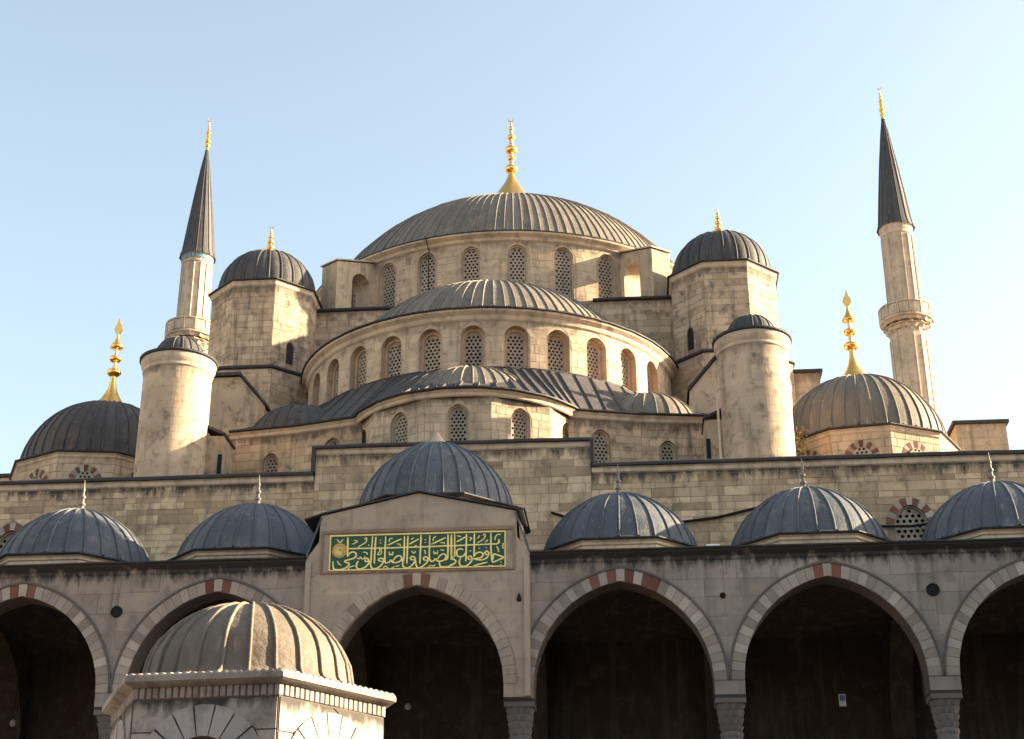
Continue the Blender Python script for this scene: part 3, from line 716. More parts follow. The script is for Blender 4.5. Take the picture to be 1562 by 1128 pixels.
# ------------------------------------------------------------------ corner domes on ten-sided drums
for s in (-1, 1):
    cx, cy = s * 14.3, 14.6
    cd = thing('corner_dome', (cx, cy, 18.5), 'low ribbed lead dome with leaf-tipped gilded finial at the %s end of the hall roof' % ('left' if s < 0 else 'right'), 'dome', 'corner domes of the hall')
    RO = 3.3; rot = 18 - s * 9
    MB().prism(poly(cx, cy, RO - .01, 10, rot), 18.46, 21.1).link('drum_wall', M_MORT, cd)
    apo = RO * cos(R(18)); hs = RO * sin(R(18))
    for k in range(-2, 3):
        a = -s * 9 + 36 * k; f = Flat(cx + apo * sin(R(a)), cy - apo * cos(R(a)), a)
        o = Arch(0, .36, 18.9, 20.02, .1); stones(cd, f, -hs + .004, hs - .004, 18.5, 21.0, .3, .45, .9, M_ST2, [o], .22, proud=.01, c=.008)
        voussoirs(cd, f, o, .26, 11, lambda i, n: M_VR if i % 2 else M_VW, .02, .012)
        mb = MB(); wall(mb, f, -.62, .62, 18.5, 20.6, [o], .14); 
        mb.V = [(x + sin(R(a)) * .004, y - cos(R(a)) * .004, z) for x, y, z in mb.V]; mb.link('window_surround', M_MORT, cd)
        C = [(-o.hw, o.z0)] + o.contour() + [(o.hw, o.z0)]
        w = link('window', [f(x, z, .006) for x, z in C], [tuple(range(len(C)))], M_PANE, cd)
        gm, pm = grille_mesh(o.hw, 0, o.zs - o.z0, o.k, .15); place('grille', gm, f(0, o.z0, .012 + .05), R(a), w)
    def po(d, cx=cx, cy=cy, RO=RO, rot=rot): return poly(cx, cy, RO + d, 10, rot)
    ring_strip(po, [(.015, 20.92), (.06, 20.97), (.06, 21.05), (.13, 21.12)]).link('cornice', M_TRIM, cd)
    coping(cd, 'coping', po, 21.12, .2, .09, back=.4)
    dome(cd, cx, cy, cap_prof(3.05, 3.0, 21.2, 16, [(3.3, 21.17)]), 40, .06, .05, m=M_LEADD if s < 0 else M_LEAD, laps=(.35, .68))  # darker lead paints the left dome's shade, lighter lead the right's sun
    zf = 24.15
    finial(cd, cx, cy, zf, [[(.62, 0), (.5, .2), (.34, .45), (.2, .72), (.13, 1.0), (.09, 1.4), (.06, 2.6), (.03, 3.1)], ball(1.5, .29, .18), ball(2.08, .25, .15), [(.005, 2.5), (.26, 2.56), (.24, 2.64), (.12, 2.82), (.06, 3.05), (.04, 3.2)]], M_GOLD, 14)
    lf = MB(); pr = [(0, 3.1), (.1, 3.22), (.17, 3.36), (.14, 3.5), (.07, 3.62), (.03, 3.78), (0, 3.9)]
    V = []; F = []
    for d in (-.03, .03):
        V += [(cx + x, cy + d, zf + z) for x, z in pr] + [(cx - x, cy + d, zf + z) for x, z in pr[-2:0:-1]]
    n = len(V) // 2; F = [tuple(range(n)), tuple(range(2 * n - 1, n - 1, -1))] + [(i, (i + 1) % n, n + (i + 1) % n, n + i) for i in range(n)]
    link('leaf_tip', V, F, M_GOLD, cd)

# ------------------------------------------------------------------ minarets
for s in (-1, 1):
    cx, cy = s * 25.2, 58.7
    mn = thing('minaret', (cx, cy, 0), 'tall slender minaret with grey spire and balcony, far %s' % ('left' if s < 0 else 'right'), 'minaret', 'pair of minarets at the back corners')
    NS = 14
    MB().rings([[(x, y, z) for x, y in poly(cx, cy, r, NS, 6)] for r, z in ((1.5, 0), (1.3, 20), (1.24, 46.0))], True).link('lower_shaft', M_MIN, mn)
    MB().rings([[(x, y, z) for x, y in poly(cx, cy, r, NS, 6)] for r, z in ((1.12, 46.0), (1.07, 53.55))], True).link('upper_shaft', M_MIN, mn)
    # fluted arrises on the shaft
    for z0_, z1_, ra, rb in ((30, 45.5, 1.28, 1.24), (47.0, 53.4, 1.12, 1.075)):
        for k in range(NS):
            t = R(6) + 2 * pi * k / NS
            MB().tube([(cx + ra * sin(t), cy - ra * cos(t), z0_), (cx + rb * sin(t), cy - rb * cos(t), z1_)], .055, 5).link('arris', M_MIN, mn)
    MB().lathe([(1.07, 53.45), (1.12, 53.5), (1.12, 53.75), (1.16, 53.8), (1.16, 54.05), (1.22, 54.15)], (cx, cy, 0), 28).link('collar', M_TRIM, mn)
    if s < 0:
        for k in range(28):
            t = 2 * pi * (k + .5) / 28
            f = Flat(cx + 1.165 * sin(t), cy - 1.165 * cos(t), math.degrees(t)); link('tile', [f(-.085, 53.45 + .28), f(.085, 53.73), f(.085, 54.08), f(-.085, 54.08)], [(0, 1, 2, 3)], M_TILE, mn)
    # balcony: corbel tiers and parapet
    zb = 45.8 if s > 0 else 46.6
    for k, (r0, r1, z0_, z1_) in enumerate(((1.24, 1.36, 0, .22), (1.36, 1.5, .22, .46), (1.5, 1.64, .46, .57), (1.64, 1.76, .7, .95))):
        V = []; n = 28
        mbk = MB(); rr = []
        for rad, zz in ((r0, z0_), (r0 + .03, z0_ + .04), (r1, z1_ - .05), (r1, z1_)):
            rr.append([(cx + (rad - (.13 if (i + k) % 2 else 0)) * sin(2 * pi * i / n), cy - (rad - (.13 if (i + k) % 2 else 0)) * cos(2 * pi * i / n), zb + zz) for i in range(n)])
        mbk.rings(rr, True).link('corbel_tier', M_MIN, mn)
    MB().lathe([(1.0, .95), (1.82, .95), (1.84, 1.05), (1.8, 1.1), (1.0, 1.1)], (cx, cy, zb), 28).link('balcony_floor', M_TRIM, mn)
    for k in range(NS):
        t0, t1 = 2 * pi * k / NS, 2 * pi * (k + 1) / NS; tm = (t0 + t1) / 2
        f = Flat(cx + 1.74 * sin(tm), cy - 1.74 * cos(tm), math.degrees(tm)); h = 1.74 * math.tan(pi / NS)
        V, F = block(f, -h + .05, h - .05, zb + 1.12, zb + 1.95, .03, .03, -.06); link('parapet_panel', V, F, M_MIN, mn)
        fp = Flat(cx + 1.78 * sin(t0), cy - 1.78 * cos(t0), math.degrees(t0)); V, F = block(fp, -.06, .06, zb + 1.1, zb + 2.02, .06, .01, -.08); link('parapet_post', V, F, M_TRIM, mn)
    MB().lathe([(1.68, 1.96), (1.84, 1.96), (1.84, 2.06), (1.68, 2.06)], (cx, cy, zb), 28).link('parapet_rail', M_TRIM, mn)
    me = gore_mesh([(1.3, 54.1), (1.28, 54.2), (1.16, 54.6), (.9, 57), (.6, 59.6), (.3, 62), (.1, 63.4)], 16, .06, .05, 0, M_LEADD)
    for k in range(16): place('lead_panel', me, (cx, cy, 0), 2 * pi * k / 16, mn)
    finial(mn, cx, cy, 63.3, [[(.16, 0), (.1, .3), (.05, .6), (.03, 2.7)], ball(.45, .2, .16), ball(.85, .24, .18), ball(1.25, .18, .14), ball(1.6, .2, .16), ball(1.95, .13, .12), ball(2.2, .1, .1)], M_GOLD, 10, (2.75, .17, .06))

for s in (-1, 1):
    cx, cy = s * 25.6, 8.4
    mn = thing('minaret', (cx, cy, 0), 'thick near minaret at the %s front corner of the hall, outside the picture' % ('left' if s < 0 else 'right'), 'minaret')
    MB().rings([[(x, y, z) for x, y in poly(cx, cy, r, 14, 6)] for r, z in ((2.2, 0), (2.0, 19), (1.7, 21), (1.6, 46))], True).link('lower_shaft', M_MIN, mn)
    MB().rings([[(x, y, z) for x, y in poly(cx, cy, r, 14, 6)] for r, z in ((2.3, 46), (2.3, 47.2), (1.4, 47.2), (1.35, 54), (1.6, 54.1), (.1, 63.4))], True).link('upper_shaft', M_MIN, mn)

# ------------------------------------------------------------------ side turrets behind
for x0, x1, y0, y1, zt, lab in ((12.45, 13.75, 20, 23, 26.9, 'plain square stone turret just right of the right round turret'), (19.0, 21.0, 20, 24, 24.4, 'plain flat-topped stone block at the far right behind the corner dome'),
                          (-21.0, -18.85, 20, 24, 23.4, 'plain flat-topped stone block at the far left behind the corner dome')):
    t = thing('roof_turret', ((x0 + x1) / 2, (y0 + y1) / 2, 18.5), lab, 'turret')
    MB().box(x0, x1, y0, y1, 18.46, zt).link('wall', M_MORT, t)
    stones(t, Flat((x0 + x1) / 2, y0, 0), -(x1 - x0) / 2, (x1 - x0) / 2, max(20, zt - 5), zt - .02, .3, .4, .8, M_ST2)
    MB().box(x0 - .12, x1 + .12, y0 - .12, y1 + .12, zt + .003, zt + .14).link('coping', M_EDGE, t)

# ------------------------------------------------------------------ courtyard portico
ar = thing('arcade', (0, 0, 0), 'long grey marble arcade of pointed arches with striped arch stones along the courtyard', 'arcade')
FA = Flat(0, 0, 0); ops = [Arch(k * B, 2.31, .0, 9.96, .17) for k in range(-4, 5)]
mb = MB(); wall(mb, FA, -4.5 * B, 4.5 * B, 9.6, 13.3, [Arch(o.uc, o.hw, 9.6, o.zs, o.k) for o in ops], .03)
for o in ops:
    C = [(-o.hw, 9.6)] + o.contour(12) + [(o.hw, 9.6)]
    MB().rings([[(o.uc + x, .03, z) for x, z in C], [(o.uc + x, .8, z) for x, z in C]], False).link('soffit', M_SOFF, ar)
for k in range(-4, 6):
    x = (k - .5) * B; mb.add([(x - .385, 0, 9.6), (x + .385, 0, 9.6), (x + .385, .8, 9.6), (x - .385, .8, 9.6)], [(0, 1, 2, 3)])
mb.V = [(x, y, z) for x, y, z in mb.V]
mb.link('wall', M_MORT_A, ar)
vis = [Arch(o.uc, o.hw, 9.6, o.zs, o.k) for o in ops]
for k in (-3, -2, -1, 1, 2, 3):
    xa, xb = (k - .5) * B, (k + .5) * B
    o = Arch(k * B, 2.31, 9.6, 9.96, .17)
    stones(ar, FA, xa, xb, 9.62, 13.16, .52, .8, 1.5, M_ARC, [o], .37, proud=.008, gap=.008, c=.004, jit=.004)
def vm(kb):
    pal = [random.random() for _ in range(60)]
    def f(i, n):
        c = abs(i - n // 2)
        if c == 1: return M_VR
        if kb == 0: return M_PORT if pal[i] > .12 else M_VG
        if kb == 1 and c == 3: return M_VR
        if pal[i] < .02 and c > 3: return M_VR
        return M_VW if i % 2 == n // 2 % 2 else M_VG
    return f
for k in range(-3, 4): voussoirs(ar, Flat(0, 0 if k else -.12, 0), Arch(k * B, 2.31, 9.6, 9.96, .17), .335, 35, vm(k), .025, .01)
for k in (-3, -2, -1, 1, 2, 3):   # raised outer moulding round each arch head
    o = Arch(k * B, 2.31, 9.6, 9.96, .17); Ci, Co = o.contour(16, .345), o.contour(16, .40)
    rr = [[FA(k * B + x, z, .0) for x, z in Co], [FA(k * B + x, z, .05) for x, z in Co], [FA(k * B + x, z, .05) for x, z in Ci], [FA(k * B + x, z, .0) for x, z in Ci]]
    MB().rings(rr, False).link('arch_moulding', M_DKMOULD, ar)
# eave: cornice and lead edge in front of the roof
for xa, xb in ((-4.5 * B, -3.02), (3.02, 4.5 * B)):
    ring_strip(lin([(xa, 0), (xb, 0)]), [(.01, 13.14), (.05, 13.18), (.06, 13.26), (.2, 13.36), (.2, 13.40)], False).link('cornice', M_ARC, ar)
    coping(ar, 'lead_eave', lin([(xa, 0), (xb, 0)]), 13.40, .27, .08, closed=False, back=.6)
    MB().add([(xa, .2, 13.53), (xb, .2, 13.53), (xb, YW - .02, 13.53), (xa, YW - .02, 13.53)], [(0, 1, 2, 3)]).link('roof', M_LEADB, ar)
# vaults: ceiling with hollow domes, transverse arches
for k in range(-4, 5):
    cx = k * B; mbv = MB(); n = 32
    ring = [(cx + 2.15 * sin(2 * pi * i / n), 3.95 - 2.15 * cos(2 * pi * i / n)) for i in range(n)]
    def sq(i):
        t = 2 * pi * i / n; dx, dy = sin(t), -cos(t); m = max(abs(dx) / (B / 2), abs(dy) / 3.2); return (cx + dx / m, 3.95 + dy / m)
    mbv.rings([[(*sq(i), 12.72) for i in range(n)], [(x, y, 13.05) for x, y in ring]], True)
    mbv.lathe([(2.15, 13.05), (1.7, 13.26), (1.2, 13.38), (.6, 13.46), (.01, 13.48)], (cx, 3.95, 0), n)
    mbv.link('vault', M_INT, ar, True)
for k in range(-4, 6):
    x = (k - .5) * B
    class TM:
        Rr = None
        def __init__(q, sgn): q.s = sgn
        def __call__(q, u, z, d=0.): return (x + q.s * (.34 + d), u, z)
    mbt = MB(); oa = Arch(4.05, 2.75, 9.6, 9.75, .15)
    for sg in (-1, 1): wall(mbt, TM(sg), .8, 7.28, 9.6, 13.5, [oa], .34)
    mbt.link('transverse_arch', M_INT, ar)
# columns with stalactite capitals, tie rods
def col_mesh():
    d = {}
    m1 = MB(); m1.rings([[(x, y, z) for x, y in poly(0, 0, r, 16)] for r, z in ((.30, .5), (.295, 4), (.27, 8.55), (.30, 8.6), (.30, 8.68), (.27, 8.7))], True); d['shaft'] = (m1, M_CAP)
    m2 = MB()
    tiers = ((.27, .28, 8.7, 8.86), (.29, .30, 8.86, 9.04), (.31, .32, 9.04, 9.22), (.33, .34, 9.22, 9.4))
    for k, (a, b, z0_, z1_) in enumerate(tiers):
        n = 24; rr = []
        for rad, zz in ((a - .02, z0_), (a, z0_ + .03), (b + .03, z1_ - .02), (b + .03, z1_)):
            rg = []
            for i in range(n):
                t = 2 * pi * i / n; q = 1 / max(abs(sin(t)), abs(cos(t))); q = 1 + (min(q, 1.25) - 1) * (k / 3)
                e = .035 if (i + k) % 2 else 0; rg.append(((rad - e) * q * sin(t), -(rad - e) * q * cos(t), zz))
            rr.append(rg)
        m2.rings(rr, True, True, True)
    d['capital'] = (m2, M_CAP)
    m3 = MB(); m3.box(-.39, .39, -.39, .39, 9.4, 9.53); d['abacus'] = (m3, M_CAP)
    m4 = MB(); m4.box(-.4, .4, -.4, .4, 9.533, 9.595); d['lead_bed'] = (m4, M_EDGE)
    m5 = MB(); m5.box(-.5, .5, -.5, .5, 0.004, .22); m5.lathe([(.48, .22), (.48, .3), (.4, .36), (.42, .42), (.33, .5)], (0, 0, 0), 16); d['base'] = (m5, M_VW)
    out = {}
    for n_, (m_, ma) in d.items():
        me = bpy.data.meshes.new(n_); me.from_pydata(m_.V, [], m_.F); me.materials.append(ma); out[n_] = me
    return out
CM = col_mesh()
for k in range(-3, 5):
    x = (k - .5) * B
    c = place('column', CM['shaft'], (x, .42, 0), 0, ar)
    for n_ in ('capital', 'abacus', 'lead_bed', 'base'): place(n_, CM[n_], (x, .42, 0), 0, c)
# dark roundels in the spandrels
for x, z, r in ((-1.5 * B - .03, 12.13, .13), (2.5 * B - .05, 12.19, .14), (1.5 * B - .05, 12.17, .05)):
    mb = MB().lathe([(r + .03, 0), (r + .03, .03), (r, .03), (r * .96, .016), (.004, .016)], (0, 0, 0), 24)
    mb.V = [(x + a, -.01 - c, z + b) for a, b, c in mb.V]; mb.link('roundel', M_IRON, ar)

# portico domes
PD = [(-3, 'ribbed lead portico dome at the far left edge'), (-2, 'ribbed lead portico dome second left of the portal, sunlit on top'), (-1, 'ribbed blue-grey portico dome directly left of the portal'),
      (1, 'ribbed blue-grey portico dome directly right of the portal'), (2, 'ribbed lead portico dome second right of the portal, sunlit on its right side'), (3, 'ribbed lead portico dome cut by the right edge of the photo')]
YP = 3.62
for k, lab in PD:
    cx = k * B; pd = thing('portico_dome', (cx, YP, 13.53), lab, 'dome', 'row of domes on the portico roof')
    RO = 2.62
    MB().prism(poly(cx, YP, RO, 8, 22.5), 13.52, 14.12).link('drum_wall', M_TRIM, pd)
    def po(d, cx=cx): return poly(cx, YP, RO + d, 8, 22.5)
    ring_strip(po, [(.01, 13.98), (.05, 14.0), (.05, 14.07), (.12, 14.11)]).link('cornice', M_TRIM, pd)
    coping(pd, 'lead_eave', po, 14.12, .2, .07, back=.3)
    V1 = poly(cx, YP, RO + .05, 8, 22.5); n = 64
    rr = [[], []]
    for i in range(n):
        t = 2 * pi * i / n; q = (RO * cos(pi / 8)) / cos(((t + pi / 8) % (pi / 4)) - pi / 8)
        rr[0].append((cx + q * sin(t), YP - q * cos(t), 14.2)); rr[1].append((cx + 2.2 * sin(t), YP - 2.2 * cos(t), 14.34))
    MB().rings(rr).link('lead_apron', M_LEADB, pd)
    dome(pd, cx, YP, cap_prof(2.25, 1.82, 14.3, 14, [(2.42, 14.22)], tip=.14), 28, .055, .045, m=M_LEADB, laps=(.42,))
    zf = 16.23
    finial(pd, cx, YP, zf, [[(.2, -.06), (.14, .03), (.07, .12), (.05, .3), (.03, .75), (.006, 1.0)], ball(.22, .1, .07), ball(.45, .08, .08), ball(.68, .05, .09)], M_FIN, 12)
# portal bay: taller gabled front, own dome
pt = thing('entrance_portal', (0, 0, 9.6), 'taller gabled central bay of the arcade that carries the green inscription', 'portal')
FP = Flat(0, -.12, 0); po_ = Arch(0, 2.31, 9.6, 9.96, .17)
mb = MB(); wall(mb, FP, -3.02, 3.02, 9.62, 13.4, [po_], .14)
mb.add([(-3.02, -.12, 9.62), (-3.02, .05, 9.62), (-3.02, .05, 13.4), (-3.02, -.12, 13.4), (3.02, -.12, 9.62), (3.02, .05, 9.62), (3.02, .05, 13.4), (3.02, -.12, 13.4)], [(0, 1, 2, 3), (4, 7, 6, 5)])
mb.link('lower_wall', M_PORT, pt)
gp = [(-3.02, 13.4), (3.02, 13.4), (2.68, 13.9), (2.66, 14.62), (0, 15.2), (-2.66, 14.62), (-2.68, 13.9)]
V = [(x, -.12, z) for x, z in gp] + [(x, .85, z) for x, z in gp]; n = 7
link('gable_wall', V, [tuple(range(n)), tuple(range(2 * n - 1, n - 1, -1))] + [(i, (i + 1) % n, n + (i + 1) % n, n + i) for i in range(n)], M_PORT, pt)
stones(pt, FP, -3.0, 3.0, 9.64, 12.98, .6, 1.0, 1.6, M_PORT, [po_], .37, proud=.005, gap=.004, c=.002, jit=.001)
stones(pt, FP, -2.62, 2.62, 14.22, 14.6, .4, 1.2, 1.9, M_PORT, proud=.005, gap=.004, c=.002, jit=.001)
for s in (-1, 1):   # pilaster strips
    MB().box(min(s * 2.86, s * 3.0), max(s * 2.86, s * 3.0), -.17, -.118, 9.64, 13.36).link('pilaster', M_PORT, pt)
    V = [(s * 2.7, -.16, 14.0), (s * 3.05, -.16, 13.45), (s * 3.05, 1.6, 13.45), (s * 2.7, 1.6, 14.7), (s * 2.7, -.16, 14.66)]
    link('side_flashing', [(s * 2.66, -.14, 14.6), (s * 3.04, -.14, 13.46), (s * 3.04, 2.4, 13.56), (s * 2.68, 2.4, 14.9), (s * 2.62, -.14, 14.55), (s * 2.98, -.14, 13.46)], [(0, 1, 2, 3), (0, 4, 5, 1)], M_LEADB, pt)
# frame moulding round the inscription
for (x0, x1, z0_, z1_) in ((-2.62, 2.62, 14.10, 14.19), (-2.62, 2.62, 12.99, 13.03), (-2.62, -2.56, 13.033, 14.097), (2.56, 2.62, 13.033, 14.097)):
    MB().box(x0, x1, -.165, -.118, z0_, z1_).link('panel_moulding', M_MOULD, pt)
V = []
for x, z in ((-3.1, 14.5), (-2.6, 14.66), (0, 15.22), (2.6, 14.66), (2.85, 14.6)):
    for yy in (-.2, 1.4):
        for dz in (0, .04): V.append((x, yy, z + dz + (.04 if yy > 0 else 0)))
F = []
for i in range(4):
    a = i * 4; F += [(a, a + 4, a + 5, a + 1), (a + 1, a + 5, a + 7, a + 3), (a, a + 2, a + 6, a + 4)]
F += [(0, 1, 3, 2), (16, 18, 19, 17)]
link('gable_coping', V, F, M_EDGE, pt)
MB().lathe([(.004, 0), (.05, .0), (.07, .06), (.05, .13), (.02, .2), (.004, .24)], (2.72, -.125, 12.12), 12).link('keyhole_boss', M_IRON, pt, True)
MB().add([(-3.02, .6, 13.56), (3.02, .6, 13.56), (3.02, YW - .02, 13.56), (-3.02, YW - .02, 13.56)], [(0, 1, 2, 3)]).link('roof', M_LEADB, pt)
pcd = thing('portal_dome', (0, YP, 13.53), 'taller ribbed blue-grey dome rising behind the gable of the central portal', 'dome')
MB().prism(poly(0, YP, 2.72, 8, 22.5), 13.52, 15.5).link('drum_wall', M_TRIM, pcd)
def po(d): return poly(0, YP, 2.72 + d, 8, 22.5)
coping(pcd, 'lead_eave', po, 15.5, .22, .08, back=.5)
dome(pcd, 0, YP, cap_prof(2.3, 2.2, 15.6, 14, [(2.6, 15.57)], tip=.28), 30, .055, .045, m=M_LEADB, laps=(.4,))
finial(pcd, 0, YP, 18.0, [[(.34, -.08), (.27, .05), (.2, .16), (.12, .26), (.05, .36), (.006, .44)]], M_TRIM, 14)

# ------------------------------------------------------------------ inscription
ip = thing('inscription_panel', (0, -.13, 13.07), 'green enamelled panel with gold calligraphy above the central arch', 'sign')
MB().box(-2.37, 2.37, -.15, -.123, 13.075, 14.05).link('board', M_GREEN, ip)
for a in ((-2.375, 2.375, 14.025, 14.06), (-2.375, 2.375, 13.065, 13.095), (-2.375, -2.345, 13.096, 14.024), (2.345, 2.375, 13.096, 14.024)):
    MB().box(a[0], a[1], -.162, -.12, a[2], a[3]).link('frame', M_LETTER, ip)
STROKES = "w-1894,13988 -1886,13708 -1886,13462;w-1886,13449 -1826,13544 -1739,13581 -1662,13546 -1653,13469 -1708,13406 -1807,13376 -1907,13353 -1969,13329;w-1969,13329 -1904,13289 -1835,13274 -1839,13216 -1924,13141 -2047,13093 -2148,13083 -2225,13117 -2258,13176 -2271,13331;s-2152,13340 -2111,13262 -2040,13221;s-2184,13944 -2102,13857 -2019,13939;w-1869,13675 -1541,13672 -1062,13669 -647,13667;s-1760,13795 -1661,13845 -1631,13883 -1726,13905;s-1436,13916 -1400,13967 -1373,13914 -1420,13825 -1544,13750 -1618,13700;s-1330,13770 -1304,13743;w-1218,14001 -1236,13612 -1240,13354 -1255,13239 -1221,13135 -1163,13095 -1069,13112 -971,13180 -911,13268 -907,13345 -965,13385 -1033,13361 -1013,13309 -925,13294;w-1129,13986 -1146,13558 -1149,13236;s-1062,13665 -1010,13632 -958,13553 -1006,13489 -1063,13491 -1033,13555 -997,13618 -923,13668;d-1000,13897 -999,13878;d-997,13819 -997,13800;w-864,13991 -867,13679 -869,13318 -823,13253 -749,13276 -706,13327 -674,13287 -623,13266;s-1632,13416 -1568,13382 -1533,13439 -1493,13380 -1443,13385 -1407,13449;w-1417,13372 -1368,13396 -1316,13363 -1320,13305 -1383,13306 -1410,13359;w-1303,13356 -1288,13278 -1324,13215 -1409,13140 -1520,13098 -1596,13113 -1630,13185 -1615,13274 -1579,13325;s-1462,13567 -1373,13551 -1345,13486;s-1859,13101 -1787,13170 -1662,13198;s-907,13114 -846,13163 -794,13124 -786,13059;s-800,13742 -613,13828;s-757,13560 -742,13469 -705,13494 -672,13467 -656,13557;s-758,13560 -743,13463 -700,13494 -667,13461 -645,13557;w-824,13659 -346,13671 344,13671 945,13687;w-812,13252 -750,13270 -707,13327 -662,13268 -561,13252 -450,13294 -414,13370 -453,13435 -529,13437 -602,13375 -656,13287;w-354,13989 -352,13665 -352,13407 -381,13318 -425,13293;w-350,13330 -386,13241 -371,13151 -295,13091 -208,13108 -110,13195 -55,13283 -64,13373 -121,13413 -176,13376 -150,13324 -75,13316;w-260,13987 -268,13533 -273,13212;w-801,13742 -428,13913;w-223,13752 38,13894;w380,13735 766,13912;s-766,13832 -743,13922 -668,13927;s-550,13768 -474,13759 -460,13707;s-175,13880 -101,13930;s-83,13703 -8,13720;s416,13824 440,13915 502,13945;s618,13767 718,13771 731,13725;s-155,13563 -91,13503 -36,13559;s183,13585 215,13533 222,13468;d215,13876 215,13856;d216,13798 216,13778;w93,14003 87,13653 78,13203;w-37,13308 -28,13193 17,13102 92,13100 191,13161 276,13248 294,13338 236,13397 174,13354 200,13302 275,13300;w332,13989 328,13517 337,13337 389,13258 451,13282 493,13332 538,13273 626,13258 725,13287 774,13376 748,13447 673,13449 599,13394 550,13305;s446,13552 460,13462 497,13499 535,13460 552,13549;w828,13981 832,13657 823,13400 799,13324 725,13287;w910,13973 917,13372;w951,13179 852,13105 753,13063 665,13097 608,13163 601,13252;s-583,13144 -471,13166;s-682,13095 -608,13144;s292,13094 366,13144 453,13128 483,13179;s621,13573 734,13557;w768,13672 1306,13683 1979,13696 2129,13698 2191,13735 2191,13826;w820,13995 827,13503 823,13349 774,13286;w921,13992 922,13346;w1002,14028 1009,13434 984,13383 910,13314 985,13299 1042,13253 1011,13190 913,13129 776,13081;w1244,13556 1157,13584 1076,13548 1065,13458 1097,13380 1184,13371 1258,13401 1295,13477;w1322,14000 1319,13618 1310,13233;w1184,13365 1147,13289 1136,13199 1174,13122 1249,13081 1335,13117 1434,13204 1477,13292 1445,13370 1396,13372 1365,13334 1396,13288 1483,13292;w1535,14013 1531,13612 1526,13368;w1520,13355 1582,13443 1669,13480 1756,13451 1763,13374 1694,13325 1570,13303 1496,13305;w1496,13305 1645,13269 1769,13272 1868,13320 1912,13396 1918,13460 1868,13506 1818,13463 1843,13417 1905,13409;d1668,13598 1668,13580;d1855,13606 1855,13588;w1055,13780 1304,13916;s1065,13949 1178,13926;s1392,13900 1467,13872 1405,13809;s1766,13941 1804,13979 1829,13927 1767,13825 1605,13739;s1617,13855 1679,13944;s1817,13746 1904,13821;w1979,14013 1980,13599 1999,13342 2030,13201 2142,13236 2315,13314 2228,13361 2067,13417 2042,13367 2042,13264;s2129,13634 2173,13555 2185,13465;s2091,13803 2104,13893 2179,13968 2241,13941;w1522,13112 1894,13204;d2247,13201 2247,13182;d2247,13124 2247,13105;s1919,13082 2030,13048;s2316,13719 2297,13629 2316,13564;d1419,13532 1444,13512"
def catmull(P, n=5):
    if len(P) < 3: return [P[0].lerp(P[1], i / 4) for i in range(5)]
    Q = [P[0]] + P + [P[-1]]; out = []
    for i in range(1, len(Q) - 2):
        for k in range(n):
            t = k / n; a, b, c, d = Q[i - 1], Q[i], Q[i + 1], Q[i + 2]
            out.append(.5 * ((2 * b) + (c - a) * t + (2 * a - 5 * b + 4 * c - d) * t * t + (3 * b - a - 3 * c + d) * t ** 3))
    out.append(P[-1]); return out
txt = MB(); ns = 0
for st in STROKES.split(';'):
    kd = st[0]; P = [Vector((int(a) / 1000, int(b) / 1000)) for a, b in (q.split(',') for q in st[1:].split())]
    P = [Vector((max(-2.33, min(2.33, p.x)), max(13.1, min(14.015, p.y)))) for p in P]
    w = {'w': .041, 's': .028, 'd': .045}[kd]; Q = catmull(P); V = []; F = []; ns += 1
    y0 = -.156 - .0004 * (ns % 12)
    for i, p in enumerate(Q):
        t = Q[min(i + 1, len(Q) - 1)] - Q[max(i - 1, 0)]; t = t.normalized() if t.length > 1e-6 else Vector((1, 0)); nrm = Vector((-t.y, t.x))
        e = min(i, len(Q) - 1 - i) / max(1, len(Q) - 1) * 2
        # broad-pen: a little thinner on horizontals
        ww = w * (.62 + .38 * min(1, e * 4)) * (.85 + .2 * abs(t.y))
        for sgn in (1, -1):
            a = p + nrm * ww * .5 * sgn; V += [(a.x, y0, a.y), (a.x, -.149, a.y)]
    for i in range(len(Q) - 1):
        a = i * 4; b = a + 4; F += [(a, a + 2, b + 2, b), (a, b, b + 1, a + 1), (a + 2, a + 3, b + 3, b + 2)]
    txt.add(V, F)
txt.link('calligraphy', M_LETTER, ip)
mb = MB().lathe([(.004, .012), (.2, .012), (.205, .006), (.205, 0)], (0, 0, 0), 28); mb.V = [(-2.1 + a, -.15 - c, 13.63 + b) for a, b, c in mb.V]; rz_ = mb.link('roundel', M_ROSE, ip)
cr = MB()
for k in range(9):
    t0 = random.uniform(0, 6.28); r0 = random.uniform(.03, .15); P = [Vector((-2.1 + r0 * cos(t0 + q) * (1 - q * .1), 13.63 + r0 * sin(t0 + q) * (1 - q * .1))) for q in (0, .7, 1.4, 2.1)]
    for a, b in zip(P[:-1], P[1:]):
        nrm = Vector((-(b - a).y, (b - a).x)).normalized() * .008
        cr.add([(a.x + nrm.x, -.1655 - .0003 * k, a.y + nrm.y), (a.x - nrm.x, -.1655 - .0003 * k, a.y - nrm.y), (b.x - nrm.x, -.1655 - .0003 * k, b.y - nrm.y), (b.x + nrm.x, -.1655 - .0003 * k, b.y + nrm.y)], [(0, 1, 2, 3)])
cr.link('roundel_script', M_LETTER, rz_)

